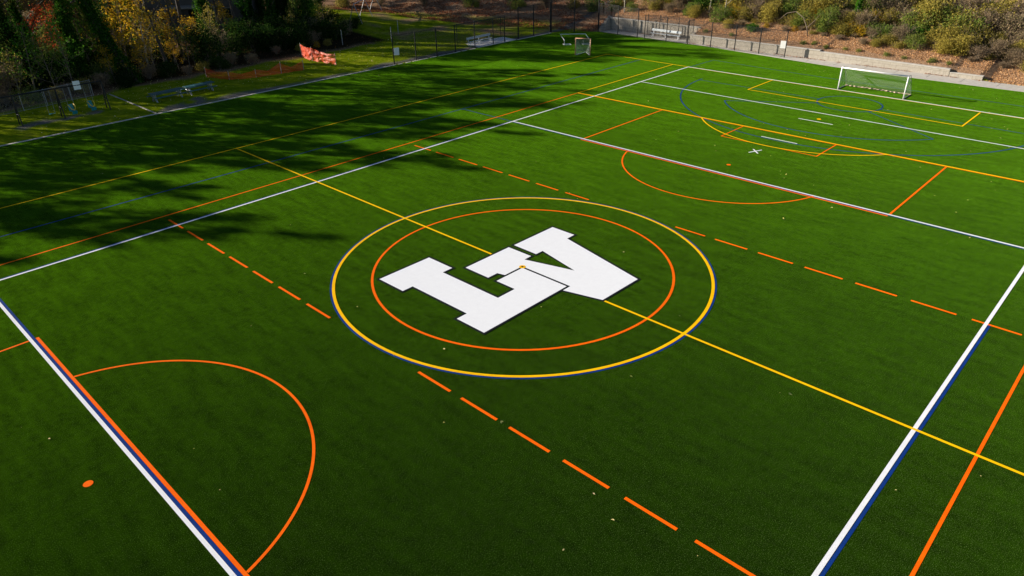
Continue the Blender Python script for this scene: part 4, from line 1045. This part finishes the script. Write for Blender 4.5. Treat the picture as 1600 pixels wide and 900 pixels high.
# wood edge undergrowth
und = [(x, 56.6 + rs.uniform(-.6, 1.6)) for x in [-13, -11.2, -9.5, -7.6, -5.9, -4.2, -2.5, -.8, .8, 2.6, 5.6, 7.4, 9.2, 11, 12.8, 14.6, 16.4]]
for k, (x, y) in enumerate(und):
    t_ = rs.random(); key = 's_brown' if t_ < .4 else 's_olive' if t_ < .65 else 's_green' if t_ < .8 else 's_dark'
    s = rs.uniform(.55, .85); place(key, x, y, rs.uniform(0, 6), (s, s, s), f'{desc[key]} at the front edge of the wood, {ORD[k]} from the left', 'bush', 'undergrowth at the front edge of the wood')
for k, (x, y) in enumerate([(-12, 61), (-8, 63), (-5, 66), (1.8, 63), (5, 67.5), (10.6, 65.6), (-1, 73), (4, 74), (9, 71.5), (-8, 72), (-12, 69), (-10.5, 58.8), (-7, 59.6), (-1.6, 59.6), (2.0, 59.6), (13.0, 59.6), (15.5, 62.5), (-4.5, 69.5), (.6, 69.6), (7.0, 76.5), (-3.5, 75.5), (-.5, 80), (10, 81), (-6, 79), (-9, 76), (-12, 74), (3.5, 79), (-3, 84), (2, 85), (-8, 84), (-13, 80), (6, 83), (9, 86), (12.5, 84), (-5, 90), (0, 91), (5, 92), (10, 93), (-10, 92), (15, 92), (20, 94)]):
    key = ['s_brown', 's_dark', 's_green', 's_dark'][k % 4]; s = rs.uniform(.9, 1.5)
    place(key, x, y, rs.uniform(0, 6), (s, s, s * 1.2), f'tall {desc[key]} between the trunks, {ORD[k]} counted from the left edge inward', 'bush', 'bushes between the trunks')
for k, (x, y, s) in enumerate([(17.6, 62.3, 1.0), (19.6, 61.7, 1.1), (21.6, 61.3, 1.15), (23.5, 61.0, 1.0), (25.4, 61.2, 1.15), (27.2, 60.6, .9), (29.0, 61.3, 1.05), (31.2, 61.6, 1.0), (33.4, 62.5, .9), (20.3, 64.6, 1.3), (23.6, 64.4, 1.3), (27.0, 64.4, 1.3), (30.4, 65.2, 1.2), (33.5, 66.2, 1.1), (36.5, 64.8, .6)]):
    key = 's_dark' if k not in (5, 8, 12) else 's_brown'
    place(key, x, y, k * 1.7, (s, s, s), f'{desc[key]} in the thicket behind the orange netting, {ORD[k]} plant', 'bush', 'thicket behind the orange netting')
for k, (x, y, s) in enumerate([(24.3, 58.8, .55), (26.6, 59.0, .6), (21.0, 59.0, .55), (28.4, 59.2, .5)]):
    place(['s_olive', 's_yel', 's_brown', 's_olive'][k], x, y, k * 2.1, (s, s, s), f'light twiggy shrub at the lawn edge above the orange netting, {ORD[k]} of four', 'bush', 'light shrubs above the orange netting')
# shrubs on the hill behind the far corner
k = 0
for x, y in [(58.5, 55), (60.5, 51), (62, 47.5), (63.2, 44), (61.5, 57), (64, 53), (65.5, 49), (66.5, 45), (66, 40.5), (56, 62), (52.5, 69), (54.5, 73), (59, 67), (49.5, 76), (46, 80), (64.0, 41.5)]:
    key = ['s_green', 's_brown', 's_olive'][k % 3]; s = rs.uniform(.7, 1.2)
    place(key, x, y, k * 1.3, (s, s, s), f'{desc[key]} on the red brown hillside behind the corner, {ORD[k]} plant', 'bush', 'bushes on the hillside behind the corner'); k += 1
